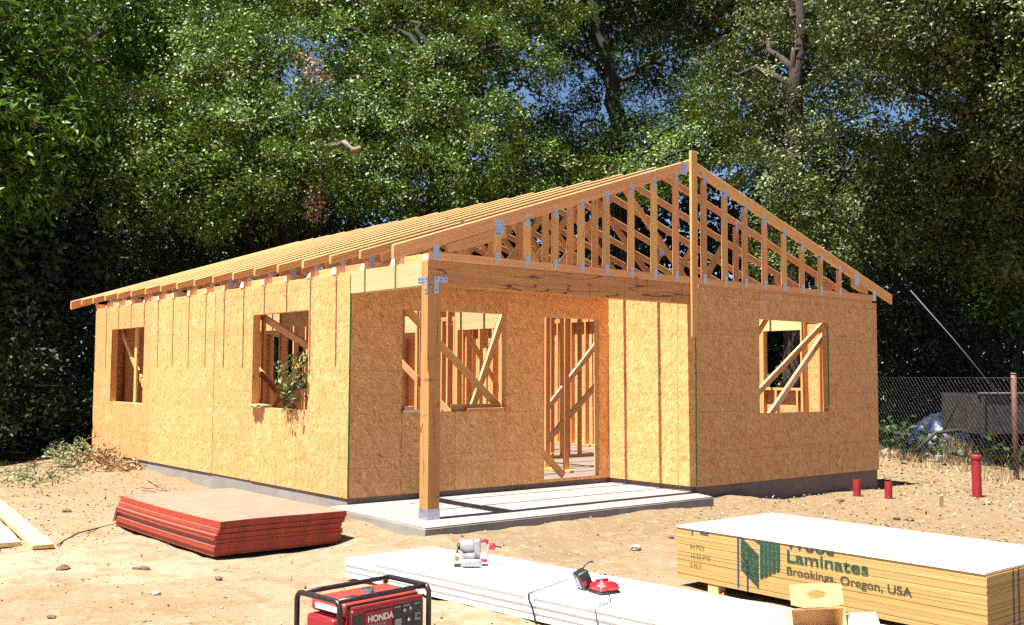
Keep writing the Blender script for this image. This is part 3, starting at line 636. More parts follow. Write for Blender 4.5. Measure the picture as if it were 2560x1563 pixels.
# shaded understory, left and right
def shrub(label, u, v, d, r, mat=None, n=1, leaf=.09):
    lb = [(u+random.uniform(-70, 70)*(i > 0), v+random.uniform(-60, 60)*(i > 0), d+random.uniform(0, .8)*(i > 0), r*random.uniform(.75, 1)) for i in range(n)]
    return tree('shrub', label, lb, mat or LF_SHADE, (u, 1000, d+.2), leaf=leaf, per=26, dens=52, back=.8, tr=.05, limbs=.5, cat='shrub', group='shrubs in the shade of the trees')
for lab, u, v, d, r, lf in (('dark large leaved shrub high up beside the far end of the roof', 60, 640, 21.5, 1.2, .16), ('dark shrub just left of the roof overhang', 175, 640, 21.8, 1.0, .16), ('shrub of glossy dark leaves at the far left edge below the tall tree', 30, 780, 20.8, 1.2, .12),
                  ('dark shrub close against the far corner of the house', 175, 830, 21.6, .9, .10), ('lowest dark shrub at the far left edge by the ground', 40, 960, 20.4, 1.1, .10), ('low dark shrub behind the dry brush pile', 160, 1010, 20.9, .85, .10),
                  ('shadowed shrub above the back part of the roof', 330, 640, 24.6, 1.1, .13), ('shadowed shrub under the olive oak behind the roof slope', 480, 620, 25.5, 1.1, .13), ('broad leaved shrub at the roof slope beneath dead leaves', 640, 590, 25.8, 1.0, .15),
                  ('shadowed shrub right of the dangling dead leaves', 820, 570, 26.8, 1.1, .11), ('dark shrub beside the right end of the eaves', 2260, 760, 24.5, 1.2, .10), ('dark shrub behind the slanting pale pole', 2370, 800, 24, 1.2, .10), ('brighter green shrub at the right edge above the trailer', 2540, 740, 22.6, 1.1, .11),
                  ('dark shrub above the rusty fence post', 2490, 870, 23.8, 1.0, .09), ('dark shrub right beside the end wall of the house', 2250, 900, 25, 1.1, .10),
                  ('low dark shrub at the foot of the end wall beyond the fence', 2270, 1010, 25, .95, .09), ('low dark shrub behind the blue tarp', 2390, 1010, 25.2, 1.0, .09), ('low dark shrub behind the trailer', 2510, 990, 24.4, 1.0, .09), ('dark shrub behind the trailer at the right edge', 2640, 950, 24, 1.2, .09),
                  ('low shadowed shrub touching the dirt at the far left edge', -20, 1070, 20.4, .8, .09), ('low shadowed shrub behind the red flower', 90, 1085, 20.9, .7, .09), ('low leafy shrub at the foot of the far corner of the house', 205, 1060, 20.6, .5, .09)):
    shrub(lab, u, v, d, r, mat=LF_MID if 'brighter' in lab else None, leaf=lf, n=2)  # the shrub in the light gets a lighter leaf colour
# far wood that reads as one mass
parts = []
gaps = ((590, 900, 0, 280), (1300, 1780, -20, 340), (2040, 2480, 90, 320), (1800, 1980, 420, 560), (860, 1130, 430, 540))
for u in range(-400, 3000, 105):
    for v in (-120, 0, 120, 240, 355, 470, 600, 730, 860, 985):
        if v < 600 and any(a-50 < u < b+50 and c-50 < v < d+50 for a, b, c, d in gaps): continue
        c = at(u+random.uniform(-50, 50), v+random.uniform(-50, 50), random.uniform(34, 40))
        C, O = lobe_clumps(c, 2.0, 80); parts.append(leaf_cloud(C, O, 13, .34, .26, .55))
for _ in range(420):      # unseen leaf layer added above the view to shade the inner wood and ground
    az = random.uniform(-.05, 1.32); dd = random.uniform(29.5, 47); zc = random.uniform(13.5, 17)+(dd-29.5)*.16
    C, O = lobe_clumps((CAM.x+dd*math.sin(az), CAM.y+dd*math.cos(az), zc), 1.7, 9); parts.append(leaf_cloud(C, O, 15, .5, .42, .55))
V, F, T = merge(parts)
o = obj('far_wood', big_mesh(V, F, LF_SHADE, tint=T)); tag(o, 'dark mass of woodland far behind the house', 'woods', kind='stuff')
def cover(n, x0, x1, y0, y1, h):
    x = rng.uniform(x0, x1, n); y = rng.uniform(y0, y1, n); keep = ~((x > -.6) & (x < 8.7) & (y < 11.0))
    x, y = x[keep], y[keep]; z = hills(x, y)+h*rng.uniform(.05, 1, len(x))**1.5; return np.stack([x, y, z], -1)
C = np.concatenate([cover(1500, 13.0, 22, 1.5, 24, .5), cover(1500, -3, 14, 11.3, 26, .55), cover(420, -9, -1.0, 11.0, 20, .5), cover(700, 12.2, 22, -6, 2.2, .3)])  # leaf cover added to darken sunlit ground under the trees
V, F, T = leaf_cloud(C, np.tile(np.array([[0, 0, .6]]), (len(C), 1)), 14, .25, .19, .5, up=1.0)
o = obj('shade_cover', big_mesh(V, F, LF_SHADE, tint=T)); tag(o, 'dark low undergrowth of leaves added to hide bright ground beneath the trees', 'shade_cover', kind='stuff')
# dead brown foliage caught in the oak, boughs and stubs
def spray(name, label, pts, n, size, mat, spread, cat='dead foliage', stem=.012, bark=None):
    t = tag(empty(name, pts[0]), label, cat)
    C = np.array([tuple(Vector(pts[0]).lerp(Vector(pts[-1]), k)) for k in np.linspace(.15, 1, 14)])
    V, F, T = leaf_cloud(C, np.tile(np.array([[0, -.4, -.3]]), (14, 1)), n//14, spread, size, .5, droop=1.0)
    obj('leaves', big_mesh(V, F, mat, tint=T), None, t)
    tube('stem', wander(pts[0], pts[-1], 6, .03), [stem*(1-.1*i) for i in range(7)], bark or BARK, t, n=5)
    return t
spray('dead_branch', 'brown dead leaves dangling from the oak above the roof', [at(785, 440, 22.3), at(790, 545, 22.2)], 330, .10, LF_DRY, .14)
spray('dead_branch', 'pale dead leaves hanging under the olive oak', [at(690, 430, 22), at(670, 500, 21.9)], 260, .10, LF_DRY, .12)
spray('dead_branch', 'rusty dead twig tangle high in the olive oak', [at(755, 140, 22.4), at(800, 195, 22.3)], 220, .09, LF_DRY, .16)
for lab, a, b, r0 in (('sawn pale oak bough poking out of the sunlit leaves', at(900, 372, 22.0), at(800, 362, 22.6), .075), ('thin bare pale branch below the sawn bough', at(803, 380, 22.0), at(800, 425, 21.9), .028)):
    t = tag(empty('bare_bough', a), lab, 'branch'); tube('bough', wander(a, b, 5, .03), [r0*(1-.06*i) for i in range(6)], BARK_LIT, t, n=8)

# ================================================================== stacks of boards
def sheet_mesh(lx, ly, th, mats, sag, top_mat=False):
    """a sheet lx by ly lying flat, bent by sag(x, y); material 0 on the edges, 1 on the faces"""
    nx_, ny_ = 7, 5; V = []; F = []; MI = []
    for k in (0, 1):
        for i in range(nx_):
            for j in range(ny_):
                x, y = lx*i/(nx_-1), ly*j/(ny_-1); V.append((x, y, th*k+sag(x, y)))
    q = lambda i, j, k: k*nx_*ny_+i*ny_+j
    for i in range(nx_-1):
        for j in range(ny_-1):
            F.append((q(i, j, 1), q(i+1, j, 1), q(i+1, j+1, 1), q(i, j+1, 1))); MI.append(1)
            F.append((q(i, j, 0), q(i, j+1, 0), q(i+1, j+1, 0), q(i+1, j, 0))); MI.append(1)
    for i in range(nx_-1):
        F += [(q(i, 0, 0), q(i+1, 0, 0), q(i+1, 0, 1), q(i, 0, 1)), (q(i, ny_-1, 0), q(i, ny_-1, 1), q(i+1, ny_-1, 1), q(i+1, ny_-1, 0))]; MI += [0, 0]
    for j in range(ny_-1):
        F += [(q(0, j, 0), q(0, j, 1), q(0, j+1, 1), q(0, j+1, 0)), (q(nx_-1, j, 0), q(nx_-1, j+1, 0), q(nx_-1, j+1, 1), q(nx_-1, j, 1))]; MI += [0, 0]
    me = mesh(V, F, None)
    for m in mats: me.materials.append(m)
    me.polygons.foreach_set('material_index', MI); return me
# red panels
REDP = plain('red_panel_edge', (.36, .034, .011), .5, var=.2, scale=18)
REDF = plain('red_brown_panel_face', (.205, .165, .138), .3, var=.08, scale=3, spec=.6)
rs = tag(empty('panel_stack', (-1.44, 1.45, GZ)), 'stack of red edged siding panels lying by the sunlit wall', 'panel stack')
n = 19; th = .0163; z = -.238
sag = lambda x, y: -.012*math.sin(math.pi*min(1, x/2.49))*(1-.5*y/1.26) + .004*math.sin(y*4)
RM = Matrix.Translation((-2.06, 2.70, 0)) @ Matrix.Rotation(R(-89.4), 4, 'Z')
for i in range(n):
    k = i/(n-1)
    me = sheet_mesh(2.49, 1.26, th*.93, [REDP, REDF], lambda x, y: sag(x, y)*(.35+.65*k))
    dy = (.0 if i >= n-4 else .018+.02*((i//3) % 2)+random.uniform(-.005, .005)) if i > 1 else .02
    dx = (0 if i >= n-3 else -.012*(n-3-i)/3+random.uniform(-.012, .012))
    obj('panel', me, RM @ Matrix.Translation((dx, -dy, z)) , rs); z += th
for y in (.15, 1.1): box('bearer', 0, 2.3, y, y+.09, -.30, -.245, LUM, rs, RM @ Matrix.Translation((.1, 0, -.03)))
obj('label_sticker', mesh(bv(0, .12, 0, .05, 0, .001), BF, WHITE), RM @ Matrix.Translation((1.52, .42, z+.004-.028)) @ Matrix.Rotation(R(18), 4, 'Z'), rs)
pt = obj('paper_tag', mesh([(0, 0, 0), (.1, .02, .01), (.12, -.01, .17), (.03, -.02, .16)], [(0, 1, 2, 3)], WHITE), Matrix.Translation((-2.14, 2.70, -.20)) @ Matrix.Rotation(R(25), 4, 'Z'))
so = pt.modifiers.new('s', 'SOLIDIFY'); so.thickness = .002
tag(pt, 'crumpled white paper tag at the corner of the red panel stack', 'paper tag')
# plywood stack
PLY = wood('plywood_edge', (.42, .25, .078), (.54, .35, .125), knots=False, grain=2.2)
PLYT = plain('bright_plywood_face', (.78, .74, .66), .5, var=.03, scale=2)
INKG = plain('green_stencil_ink', (.010, .055, .030), .7, var=.25, scale=30)
INKB = plain('blue_crayon_ink', (.025, .05, .14), .7, var=.3, scale=25)
INKD = plain('faded_black_ink', (.035, .045, .02), .75, var=.3, scale=40)
PM = Matrix.Translation((.345, -2.915, 0)) @ Matrix.Rotation(R(-90.2), 4, 'Z')    # local x along the 8 ft edge, y across
ps = tag(empty('plywood_stack', (.95, -4.1, GZ)), 'tall bundle of yellow plywood sheets with green stencilled lettering', 'plywood stack')
nply = 33; zt_, zb = .192, -.207; tply = (zt_-zb)/nply
for i in range(nply):
    lst = i == nply-1
    me = boxmesh(2.438, 1.219, tply*.955, PLYT if lst else PLY)
    obj('plywood_sheet', me, PM @ Matrix.Translation((random.uniform(-.003, .003)-(.004 if lst else 0), .6095+random.uniform(-.0015, .0015)-(.006 if lst else 0), zb+tply*(i+.5))), ps)
for x in (.30, 1.95):
    for y in (.045, 1.12): box('bearer', x, x+.10, y-.04, y+.05, GZ-.03, zb-.001, LUMY, ps, PM)
PF = PM @ Matrix.Translation((0, -.0045, 0)) @ Matrix.Rotation(R(90), 4, 'X')     # text plane on the long side: x along, y up
def ink(name, me, x, z): obj(name, me, PF @ Matrix.Translation((x, z, 0)), ps)['kind'] = 'stuff'
def flat(polys, mat):
    V = []; F = []
    for p in polys: F.append(tuple(range(len(V), len(V)+len(p)))); V += [(x, y, 0) for x, y in p]
    return mesh(V, F, mat)
ink('lettering', text_mesh('Wood', .118, INKG, .0016, 1.25, clip_top=.030), 1.015, .152)
ink('lettering', text_mesh('Laminates', .118, INKG, .0016, 1.36), 1.015, .058)
ink('lettering', text_mesh('Brookings, Oregon, USA', .076, INKD, .0006, 1.235), 1.015, -.028)
for s_, zz in (('64 PCS', .035), ('15/32 PTS', -.036), ('5 PLY', -.107)): ink('lettering', text_mesh(s_, .05, INKD, -.0006, .95), .135, zz)
b0, b1, b2 = .605, .752, .898
pol = []
for k in range(6):       # leaning strokes of the emblem
    t0 = .186-.041*k
    q = [(b0+.012, t0), (b1-.006, t0-.115), (b1-.006, t0-.148), (b0+.012, t0-.031)]
    pol.append([(x, min(.183, y)) for x, y in q])
for k in range(5):       # upright strokes
    x0 = b1+.004+.0285*k; pol.append([(x0, -.118+.0175*k+.02), (x0+.024, -.118+.0175*(k+.85)+.02), (x0+.024, .183), (x0, .183-(.03 if k == 0 else .01 if k == 1 else 0))])
pol.append([(b1-.05, .183), (b1+.02, .183), (b1-.006, .15)])
ink('emblem', flat([[(b0+(x-b0)*1.24, y) for x, y in q] for q in pol], INKG), 0, 0)
ink('crayon_stripe', flat([[(.588, -.19), (.602, -.19), (.604, .183), (.588, .183)], [(.672, -.20), (.688, -.20), (.688, .02), (.672, .02)]], INKB), 0, 0)
ink('crayon_stripe', flat([[(.15, .142), (.162, .142), (.166, .176), (.152, .176)], [(.235, .158), (.315, .154), (.315, .172), (.23, .176)]], INKB), 0, 0)
EF = PM @ Matrix.Translation((2.4428, 0, 0)) @ Matrix.Rotation(R(90), 4, 'Z') @ Matrix.Rotation(R(90), 4, 'X')
obj('crayon_stripe', flat([[(.33, -.19), (.342, -.19), (.342, .178), (.33, .178)], [(.40, -.19), (.412, -.19), (.412, .178), (.40, .178)]], INKB), EF, ps)
# long white boards
WA = R(-90+6.3); WM_ = Matrix.Translation((-1.60, -1.18, 0)) @ Matrix.Rotation(WA, 4, 'Z')
wb = tag(empty('board_bundle', (-1.0, -3.5, GZ)), 'strapped bundle of long white primed boards lying on blocks', 'board bundle')
WZ = -.238; tb = .0238
rows = [(.0, .01, .02, .0, .01), (-.01, .02, .0, .01, .03), (.0, .05, .0, -.02, .0), (.02, -.02, .01, .0, .06), (.0, .0, .02, .03, .01), (.0, .02, .04, .02, .05), (.38, .04, .14, .42, .46)]
bw = .171
for li, row in enumerate(rows):
    for ci, off in enumerate(row):
        if li == 6 and ci == 1: off = .36
        x0 = off+random.uniform(-.01, .01)
        o = obj('board', rbox_mesh(0, 4.88, -bw/2+.001, bw/2-.001, 0, tb*.95, .0025, WHITE, 1), WM_ @ Matrix.Translation((x0, bw*(ci+.5)-.0+(.006 if li % 2 else 0)+random.uniform(-.003, .003), WZ+tb*li)), wb)
for x in (.12, 1.6, 3.2, 4.6): box('bearer', x, x+.07, .03, .82, GZ-.06, WZ-.001, LUM, wb, WM_)
WT = WZ+tb*7
BLACK = plain('black_plastic', (.012, .012, .013), .45, var=.1, scale=20)
BLKT = plain('black_strap', (.02, .02, .02), .5)
def ribbon(name, P, wd, th, mat, parent, M, side=(1, 0, 0)):
    s = Vector(side).normalized(); V = []; F = []
    for i, p in enumerate(P):
        p = Vector(p); t = (Vector(P[min(i+1, len(P)-1)])-Vector(P[max(i-1, 0)])).normalized(); nn = s.cross(t).normalized()
        V += [p+s*wd/2, p-s*wd/2, p-s*wd/2+nn*th, p+s*wd/2+nn*th]
    for i in range(len(P)-1):
        b = 4*i
        for a in range(4): F.append((b+a, b+(a+1) % 4, b+4+(a+1) % 4, b+4+a))
    return obj(name, mesh(V, F, mat), M, parent)
ribbon('strap', [(2.08, -.006, GZ-.02), (2.03, -.006, -.15), (2.0, -.007, WT-.03), (2.0, -.004, WT+.004), (1.98, .2, WT+.014), (1.95, .45, WT+.026), (1.94, .62, WT+.018), (1.94, .862, WT+.004), (1.94, .865, -.2)], .016, .003, BLKT, wb, WM_, (1, 0, 0))
box('strap_guard', 1.965, 2.04, -.004, .05, WT-.001, WT+.002, WHITE, wb, WM_); box('strap_guard', 1.965, 2.04, -.0045, -.001, WT-.055, WT-.001, WHITE, wb, WM_)

# ================================================================== tools and small things
RED = plain('generator_red', (.27, .009, .014), .3, var=.06, scale=4, spec=.6)
REDSUN = plain('faded_red_tank', (.30, .045, .034), .32, var=.10, scale=3, spec=.6)
TUBEM = plain('dark_tube_paint', (.028, .018, .020), .38, .2, var=.3, scale=30)
CHROME = plain('chrome', (.7, .7, .7), .18, 1.0, var=.05)
PANEL = plain('black_panel', (.025, .025, .03), .45, var=.1)
GREYP = plain('grey_plastic', (.30, .30, .31), .5, var=.1)
TOOLG = plain('tool_grey', (.30, .28, .28), .45, .3, var=.18, scale=25)
TOOLR = plain('tool_red', (.38, .014, .02), .4, var=.05)
GOLD = plain('brassy_steel', (.35, .26, .12), .4, .6, var=.2, scale=30)
GM = Matrix.Translation((-2.875, -3.565, GZ)) @ Matrix.Rotation(R(6.7), 4, 'Z')
gen = tag(empty('generator', M=GM), 'red portable generator in a dark tubular frame beside the white boards', 'generator')
def hoop(x):
    pts = [(x, .185, 0), (x, .185, .44)]+[(x, .185-.04+.04*math.cos(a), .44+.04*math.sin(a)) for a in np.linspace(.3, 1.57, 5)]+[(x, -.145-.04*math.sin(a), .44+.04*math.cos(a)) for a in np.linspace(0, 1.3, 5)]+[(x, -.185, .44), (x, -.185, 0)]
    tube('frame_hoop', pts, .0145, TUBEM, gen, GM, 10)
hoop(-.295); hoop(.295)
for y, z in ((-.158, .477), (.158, .477), (-.20, .195), (.185, .06), (-.185, .05)): tube('frame_bar', [(-.295, y, z), (-.1, y, z), (.1, y, z), (.295, y, z)], .0135, TUBEM, gen, GM, 10)
tank = rbox('fuel_tank', -.245, .262, -.15, .14, .385, .458, .022, REDSUN, gen, GM, 3)
capm = disc_mesh(.036, .02, 14, CHROME, .032); obj('fuel_cap', capm, GM @ Matrix.Translation((.03, .0, .4575)), tank)
box('fuel_gauge', -.145, -.085, -.055, -.025, .4575, .462, DARK, tank, GM)
box('warning_label', -.2475, -.2445, -.10, .09, .405, .432, WHITE, tank, GM)
pan = rbox('control_panel', -.225, .268, -.178, -.09, .10, .436, .012, RED, gen, GM, 2)
rbox('badge_plate', -.135, .045, -.1835, -.17, .18, .408, .006, RED, pan, GM)
for a in (.2, .222, .244, .266): box('rib', -.12, .04, -.1855, -.183, a, a+.006, RED, pan, GM)
for nm, a, b, z0, z1 in (('outlet_plate', .052, .112, .245, .41), ('outlet_plate', .114, .185, .245, .41), ('outlet_plate', .187, .248, .245, .41), ('switch_plate', -.208, -.143, .2, .395)): box(nm, a, b, -.181, -.177, z0, z1, PANEL, pan, GM)
rbox('outlet_cover', .06, .106, -.187, -.18, .265, .34, .003, GREYP, pan, GM); rbox('outlet_cover', .20, .238, -.185, -.18, .31, .352, .003, GREYP, pan, GM)
for x, z, m_ in ((.15, .325, CHROME), (-.175, .285, CHROME), (.222, .331, PANEL), (.165, .38, GREYP), (.125, .375, GREYP)): obj('knob', disc_mesh(.009, .012, 10, m_), GM @ Matrix.Translation((x, -.18, z)) @ Matrix.Rotation(R(90), 4, 'X'), pan)
TF = GM @ Matrix.Translation((-.118, -.1842, .350)) @ Matrix.Rotation(R(90), 4, 'X')
obj('lettering', text_mesh('HONDA', .046, WHITE, .0014, .98), TF, pan)['kind'] = 'stuff'
obj('lettering', text_mesh('EB6500S', .030, GREYP, .0003, 1.12, shear=.2), TF @ Matrix.Translation((.0, -.032, 0)), pan)['kind'] = 'stuff'
for k in range(6): box('vent_slot', .07+.03*k, .085+.03*k, -.1805, -.1775, .125, .215, PANEL, pan, GM)
for x in (-.215, .258):
    for z_ in (.125, .42): obj('screw', disc_mesh(.006, .004, 8, CHROME), GM @ Matrix.Translation((x, -.178, z_)) @ Matrix.Rotation(R(90), 4, 'X'), pan)
box('panel_lip', -.222, .266, -.186, -.176, .4365, .442, REDSUN, pan, GM)
for a in (.052, .114, .187): box('plate_caption', a+.006, a+.05, -.1822, -.1808, .395, .402, GREYP, pan, GM)
eng = rbox('engine', -.25, -.03, -.10, .12, .03, .25, .015, PANEL, gen, GM)
rbox('air_cleaner', -.298, -.205, -.135, .10, .30, .385, .018, RED, gen, GM); rbox('air_cleaner_tray', -.305, -.19, -.15, .12, .278, .296, .006, REDSUN, gen, GM)
for k in range(4): tube('engine_hose', [(-.27, -.12+.06*k, .12), (-.29, -.11+.06*k, .18), (-.275, -.08+.06*k, .215), (-.24, -.07+.06*k, .22)], .008, CHROME if k == 1 else DARK, eng, GM, 6)
rbox('alternator', .0, .25, -.085, .13, .03, .31, .03, PANEL, gen, GM)

# saw lying on the boards
CR = math.atan2(rgt.y, rgt.x)
SM = Matrix.Translation((-1.085, -2.17, WT+.001)) @ Matrix.Rotation(CR+.05, 4, 'Z')
saw = tag(empty('circular_saw', M=SM), 'grey and red circular saw resting on the white boards', 'power saw')
obj('shoe_plate', ease(mesh(bv(-.004, .004, -.055, .12, 0, .145), BF, GOLD), .0015), SM @ Matrix.Translation((-.145, 0, .0)) @ Matrix.Rotation(R(10), 4, 'Y'), saw)
def drum(name, p, q, r, mat, n=18, parent=None, M=None, b=.2):
    p, q = Vector(p), Vector(q); d = q-p
    return tube(name, [p, p+d*.04, p+d*.12, p+d*.88, p+d*.96, q], [r*(1-b), r*.96, r, r, r*.96, r*(1-b)], mat, parent, M, n)
drum('motor_housing', (-.10, .035, .135), (.005, .04, .14), .054, TOOLG, parent=saw, M=SM)
drum('motor_end', (-.118, .034, .134), (-.10, .035, .135), .03, DARK, parent=saw, M=SM)
rbox('gear_case', .003, .058, -.02, .075, .05, .195, .016, TOOLG, saw, SM, 3)
rbox('blade_guard', -.095, .068, -.09, -.035, .006, .062, .022, TOOLG, saw, SM, 3)
rbox('upper_guard', -.06, .02, -.05, .03, .045, .10, .02, TOOLG, saw, SM, 3)
tube('guard_arm', [(-.125, -.02, .115), (-.10, -.04, .11), (-.078, -.055, .08), (-.07, -.06, .045)], .016, TOOLG, saw, SM, 8)
tube('handle', [(.05, .03, .185), (.08, .03, .182), (.112, .03, .176)], .014, TOOLR, saw, SM, 8)
tube('handle_bar', [(.112, .03, .178), (.115, .03, .13), (.10, .02, .06), (.095, .015, .03)], .011, GREYP, saw, SM, 8)
tube('handle_foot', [(.04, -.01, .045), (.07, .0, .042), (.10, .015, .032)], .013, TOOLR, saw, SM, 8)
rbox('rear_grip', .122, .165, .005, .055, .115, .165, .012, TOOLR, saw, SM, 2)
tube('cord_stub', [(.165, .03, .14), (.19, .032, .138), (.21, .036, .13)], .006, DARK, saw, SM, 6)
obj('bolt', disc_mesh(.02, .01, 10, GOLD), SM @ Matrix.Translation((-.118, -.03, .06)) @ Matrix.Rotation(R(90), 4, 'X'), saw)

# battery charger, battery, cord
HM = Matrix.Translation((-.965, -3.44, WT+.001)) @ Matrix.Rotation(R(-8), 4, 'Z')
chg = tag(empty('battery_charger', M=HM), 'bright red battery charger on the white boards', 'charger')
def taper(x0, x1, y0, y1, z0, z1, ix, iy, r, mat):
    bm = bmesh.new(); vs = [bm.verts.new(v) for v in bv(x0, x1, y0, y1, z0, z1)]
    cx, cy = (x0+x1)/2, (y0+y1)/2
    for v in vs[4:]: v.co.x = cx+(v.co.x-cx)*ix; v.co.y = cy+(v.co.y-cy)*iy
    for f in BF: bm.faces.new([vs[i] for i in f])
    bmesh.ops.bevel(bm, geom=list(bm.edges), offset=r, segments=3, affect='EDGES'); me = bpy.data.meshes.new('m'); bm.to_mesh(me); bm.free(); me.materials.append(mat)
    me.polygons.foreach_set('use_smooth', [True]*len(me.polygons)); return me
obj('base', taper(-.085, .085, -.075, .075, 0, .014, 1, 1, .005, DARK), HM, chg)
obj('body', taper(-.083, .083, -.073, .073, .0135, .068, .86, .88, .010, TOOLR), HM, chg)
for x in (-.03, .04): obj('contact_post', taper(-.012, .012, -.009, .009, 0, .014, .8, .8, .003, GREYP), HM @ Matrix.Translation((x, -.01, .066)), chg)
rbox('rail', -.045, .055, .02, .045, .0665, .083, .005, TOOLR, chg, HM)
KM = Matrix.Translation((-.995, -3.285, WT+.03)) @ Matrix.Rotation(R(-20), 4, 'Z') @ Matrix.Rotation(R(-24), 4, 'Y')
bat = tag(empty('battery_pack', M=KM), 'black battery pack leaning against the red charger', 'battery')
rbox('case', -.04, .045, -.055, .055, -.028, .10, .014, BLACK, bat, KM, 3); rbox('latch', .0455, .05, -.03, -.012, .01, .045, .002, TOOLR, bat, KM); rbox('latch', -.03, .0, -.0575, -.054, .01, .04, .002, TOOLR, bat, KM)
rbox('label_plate', -.0425, -.0395, -.035, .0, .0, .07, .001, GREYP, bat, KM)
tube('lead', [(.03, .02, .09), (.06, .03, .105), (.10, .035, .11), (.125, .03, .10)], .006, DARK, bat, KM, 6)
cdm = tag(empty('charger_cord', (-1.05, -3.5, WT)), 'thin black charger cord falling over the edge of the white boards', 'cord')
tube('cord', [HM @ Vector((-.02, -.075, .008)), HM @ Vector((-.06, -.14, .006)), WM_ @ Vector((2.55, .16, WT+.006)), WM_ @ Vector((2.56, .05, WT+.006)), WM_ @ Vector((2.56, -.006, WT-.01)), WM_ @ Vector((2.60, -.03, WT-.09)), WM_ @ Vector((2.64, -.05, GZ+.004)), WM_ @ Vector((2.8, -.14, GZ+.003))], .0042, BLACK, cdm, n=6)

# open cardboard box at the end of the boards
CARD = plain('cardboard', (.58, .35, .15), .8, var=.06, scale=5)  # shade inside the box is put into this browner tone
CARD_LIT = plain('lit_cardboard', (.56, .42, .25), .75, var=.05, scale=5)  # paler copy for the flaps and side that catch the sun
_o, _x = at(1984, 1562, 5.93), at(2103, 1551, 6.05); _a = math.atan2(_x.y-_o.y, _x.x-_o.x)
XM = Matrix.Translation((_o.x, _o.y, WT+.004)) @ Matrix.Rotation(_a, 4, 'Z')
cb = tag(empty('cardboard_box', M=XM), 'open cardboard box with a hand hole flap at the end of the white boards', 'box')
bx_w, bx_d, bx_h = .32, .17, .138
XM = XM @ Matrix.Rotation(R(-16), 4, 'X')
def card(name, x0, x1, y0, y1, z0, z1, mat=CARD, M=None): return obj(name, mesh(bv(x0, x1, y0, y1, z0, z1), BF, mat), XM @ M if M is not None else XM, cb)
card('bottom', .004, bx_w-.004, bx_d-.004, bx_d, .0045, bx_h-.0045); card('lower_panel', 0, bx_w, 0, bx_d, 0, .004); card('upper_panel', 0, bx_w, 0, bx_d, bx_h-.004, bx_h)
card('side_panel', 0, .004, 0, bx_d, .0045, bx_h-.0045, CARD_LIT); card('side_panel', bx_w-.004, bx_w, 0, bx_d, .0045, bx_h-.0045)
card('flap', .001, .19, 0, .004, 0, bx_h, CARD_LIT, Matrix.Translation((bx_w, 0, 0)) @ Matrix.Rotation(R(-12), 4, 'Z') @ Matrix.Rotation(R(-38), 4, 'X'))
card('flap', -.15, -.001, 0, .004, 0, bx_h, CARD_LIT, Matrix.Rotation(R(30), 4, 'Z') @ Matrix.Rotation(R(-34), 4, 'X'))
fl = Matrix.Translation((0, 0, bx_h+.001)) @ Matrix.Rotation(R(4), 4, 'X')
hole = [(.16+.055*math.cos(a), .072+.024*math.sin(a)) for a in np.linspace(0, 2*math.pi, 17)[:-1]]
outer = []
for hx, hy in hole:
    dx, dy = hx-.16, (hy-.072)*1.9; k = min(.155/max(abs(dx), 1e-6), (.061 if dy > 0 else .070)/max(abs(dy), 1e-6)); outer.append((.16+dx*k, .072+dy*k))
Vh = [(x, d, y) for d in (-.004, 0) for x, y in hole+outer]; nh = len(hole); Fh = []
for i in range(nh):
    j = (i+1) % nh; Fh += [(i, j, nh+j, nh+i), (2*nh+i, 3*nh+i, 3*nh+j, 2*nh+j), (i, 2*nh+i, 2*nh+j, j), (nh+i, nh+j, 3*nh+j, 3*nh+i)]
obj('hand_hole_flap', mesh(Vh, Fh, plain('half_lit_cardboard', (.50, .33, .16), .8, var=.06, scale=5)), XM @ fl, cb)  # flap tone set between the lit and shaded cardboard

# two planks lying at the left
def plank(label, p, q, wd, th):
    z = max(hz(p[0], p[1]), hz(q[0], q[1]), hz((p[0]+q[0])/2, (p[1]+q[1])/2))
    o = bar('plank', (p[0], p[1], z+th/2+.004), (q[0], q[1], z+th/2+.004), wd, th, LUMY, None); tag(o, label, 'plank', 'planks on the dirt'); return o
plank('thick lumber plank at the left edge, the shorter of two side by side', (-3.29, 2.02), (-2.74, 6.9), .19, .045)
plank('lumber plank whose end reaches nearest along the pair at the left edge', (-3.075, 1.72), (-2.54, 6.5), .185, .04)
# strap trailing on the dirt
st = [at(335, 1330, 12.0), at(250, 1338, 11.6), at(195, 1347, 11.3), at(160, 1372, 10.8), at(142, 1384, 10.5)]
o = obj('loose_strap', tube_mesh([(p.x, p.y, hz(p.x, p.y)+.012) for p in st], .007, DARK, 5)); tag(o, 'thin dark strap trailing over the dirt from the red panel stack', 'strap')

# red pipes and stake
PIPE = plain('red_pipe', (.29, .016, .022), .5, var=.15, scale=8)
def pipe(label, x, y, top, r, cap=False, tilt=0):
    z0 = hz(x, y); M = Matrix.Translation((x, y, z0-.08)) @ Matrix.Rotation(tilt, 4, 'Y'); h = top-z0+.08
    t = tag(empty('standpipe', M=M), label, 'pipe', 'red pipe stubs by the end wall')
    V = []; F = []; n = 20
    for rr, zz in ((r, 0), (r, h), (r*.86, h), (r*.86, h-.12)): V += [(rr*math.cos(2*math.pi*i/n), rr*math.sin(2*math.pi*i/n), zz) for i in range(n)]
    for k in range(3): F += [(k*n+i, k*n+(i+1) % n, (k+1)*n+(i+1) % n, (k+1)*n+i) for i in range(n)]
    F.append(tuple(3*n+i for i in range(n)))
    obj('pipe', mesh(V, F, PIPE), M, t)
    if cap: drum('cap', (0, 0, h-.05), (0, 0, h+.012), r*1.12, PIPE, 20, t, M, .08)
pipe('short red pipe stub closest to the foundation of the end wall', 6.88, -.40, -.045, .052)
pipe('short red pipe stub in front of the other stub', 6.86, -.88, -.03, .05, tilt=R(2))
pipe('tall capped red pipe standing right of the house', 7.95, -1.55, .305, .062, True, R(-1))
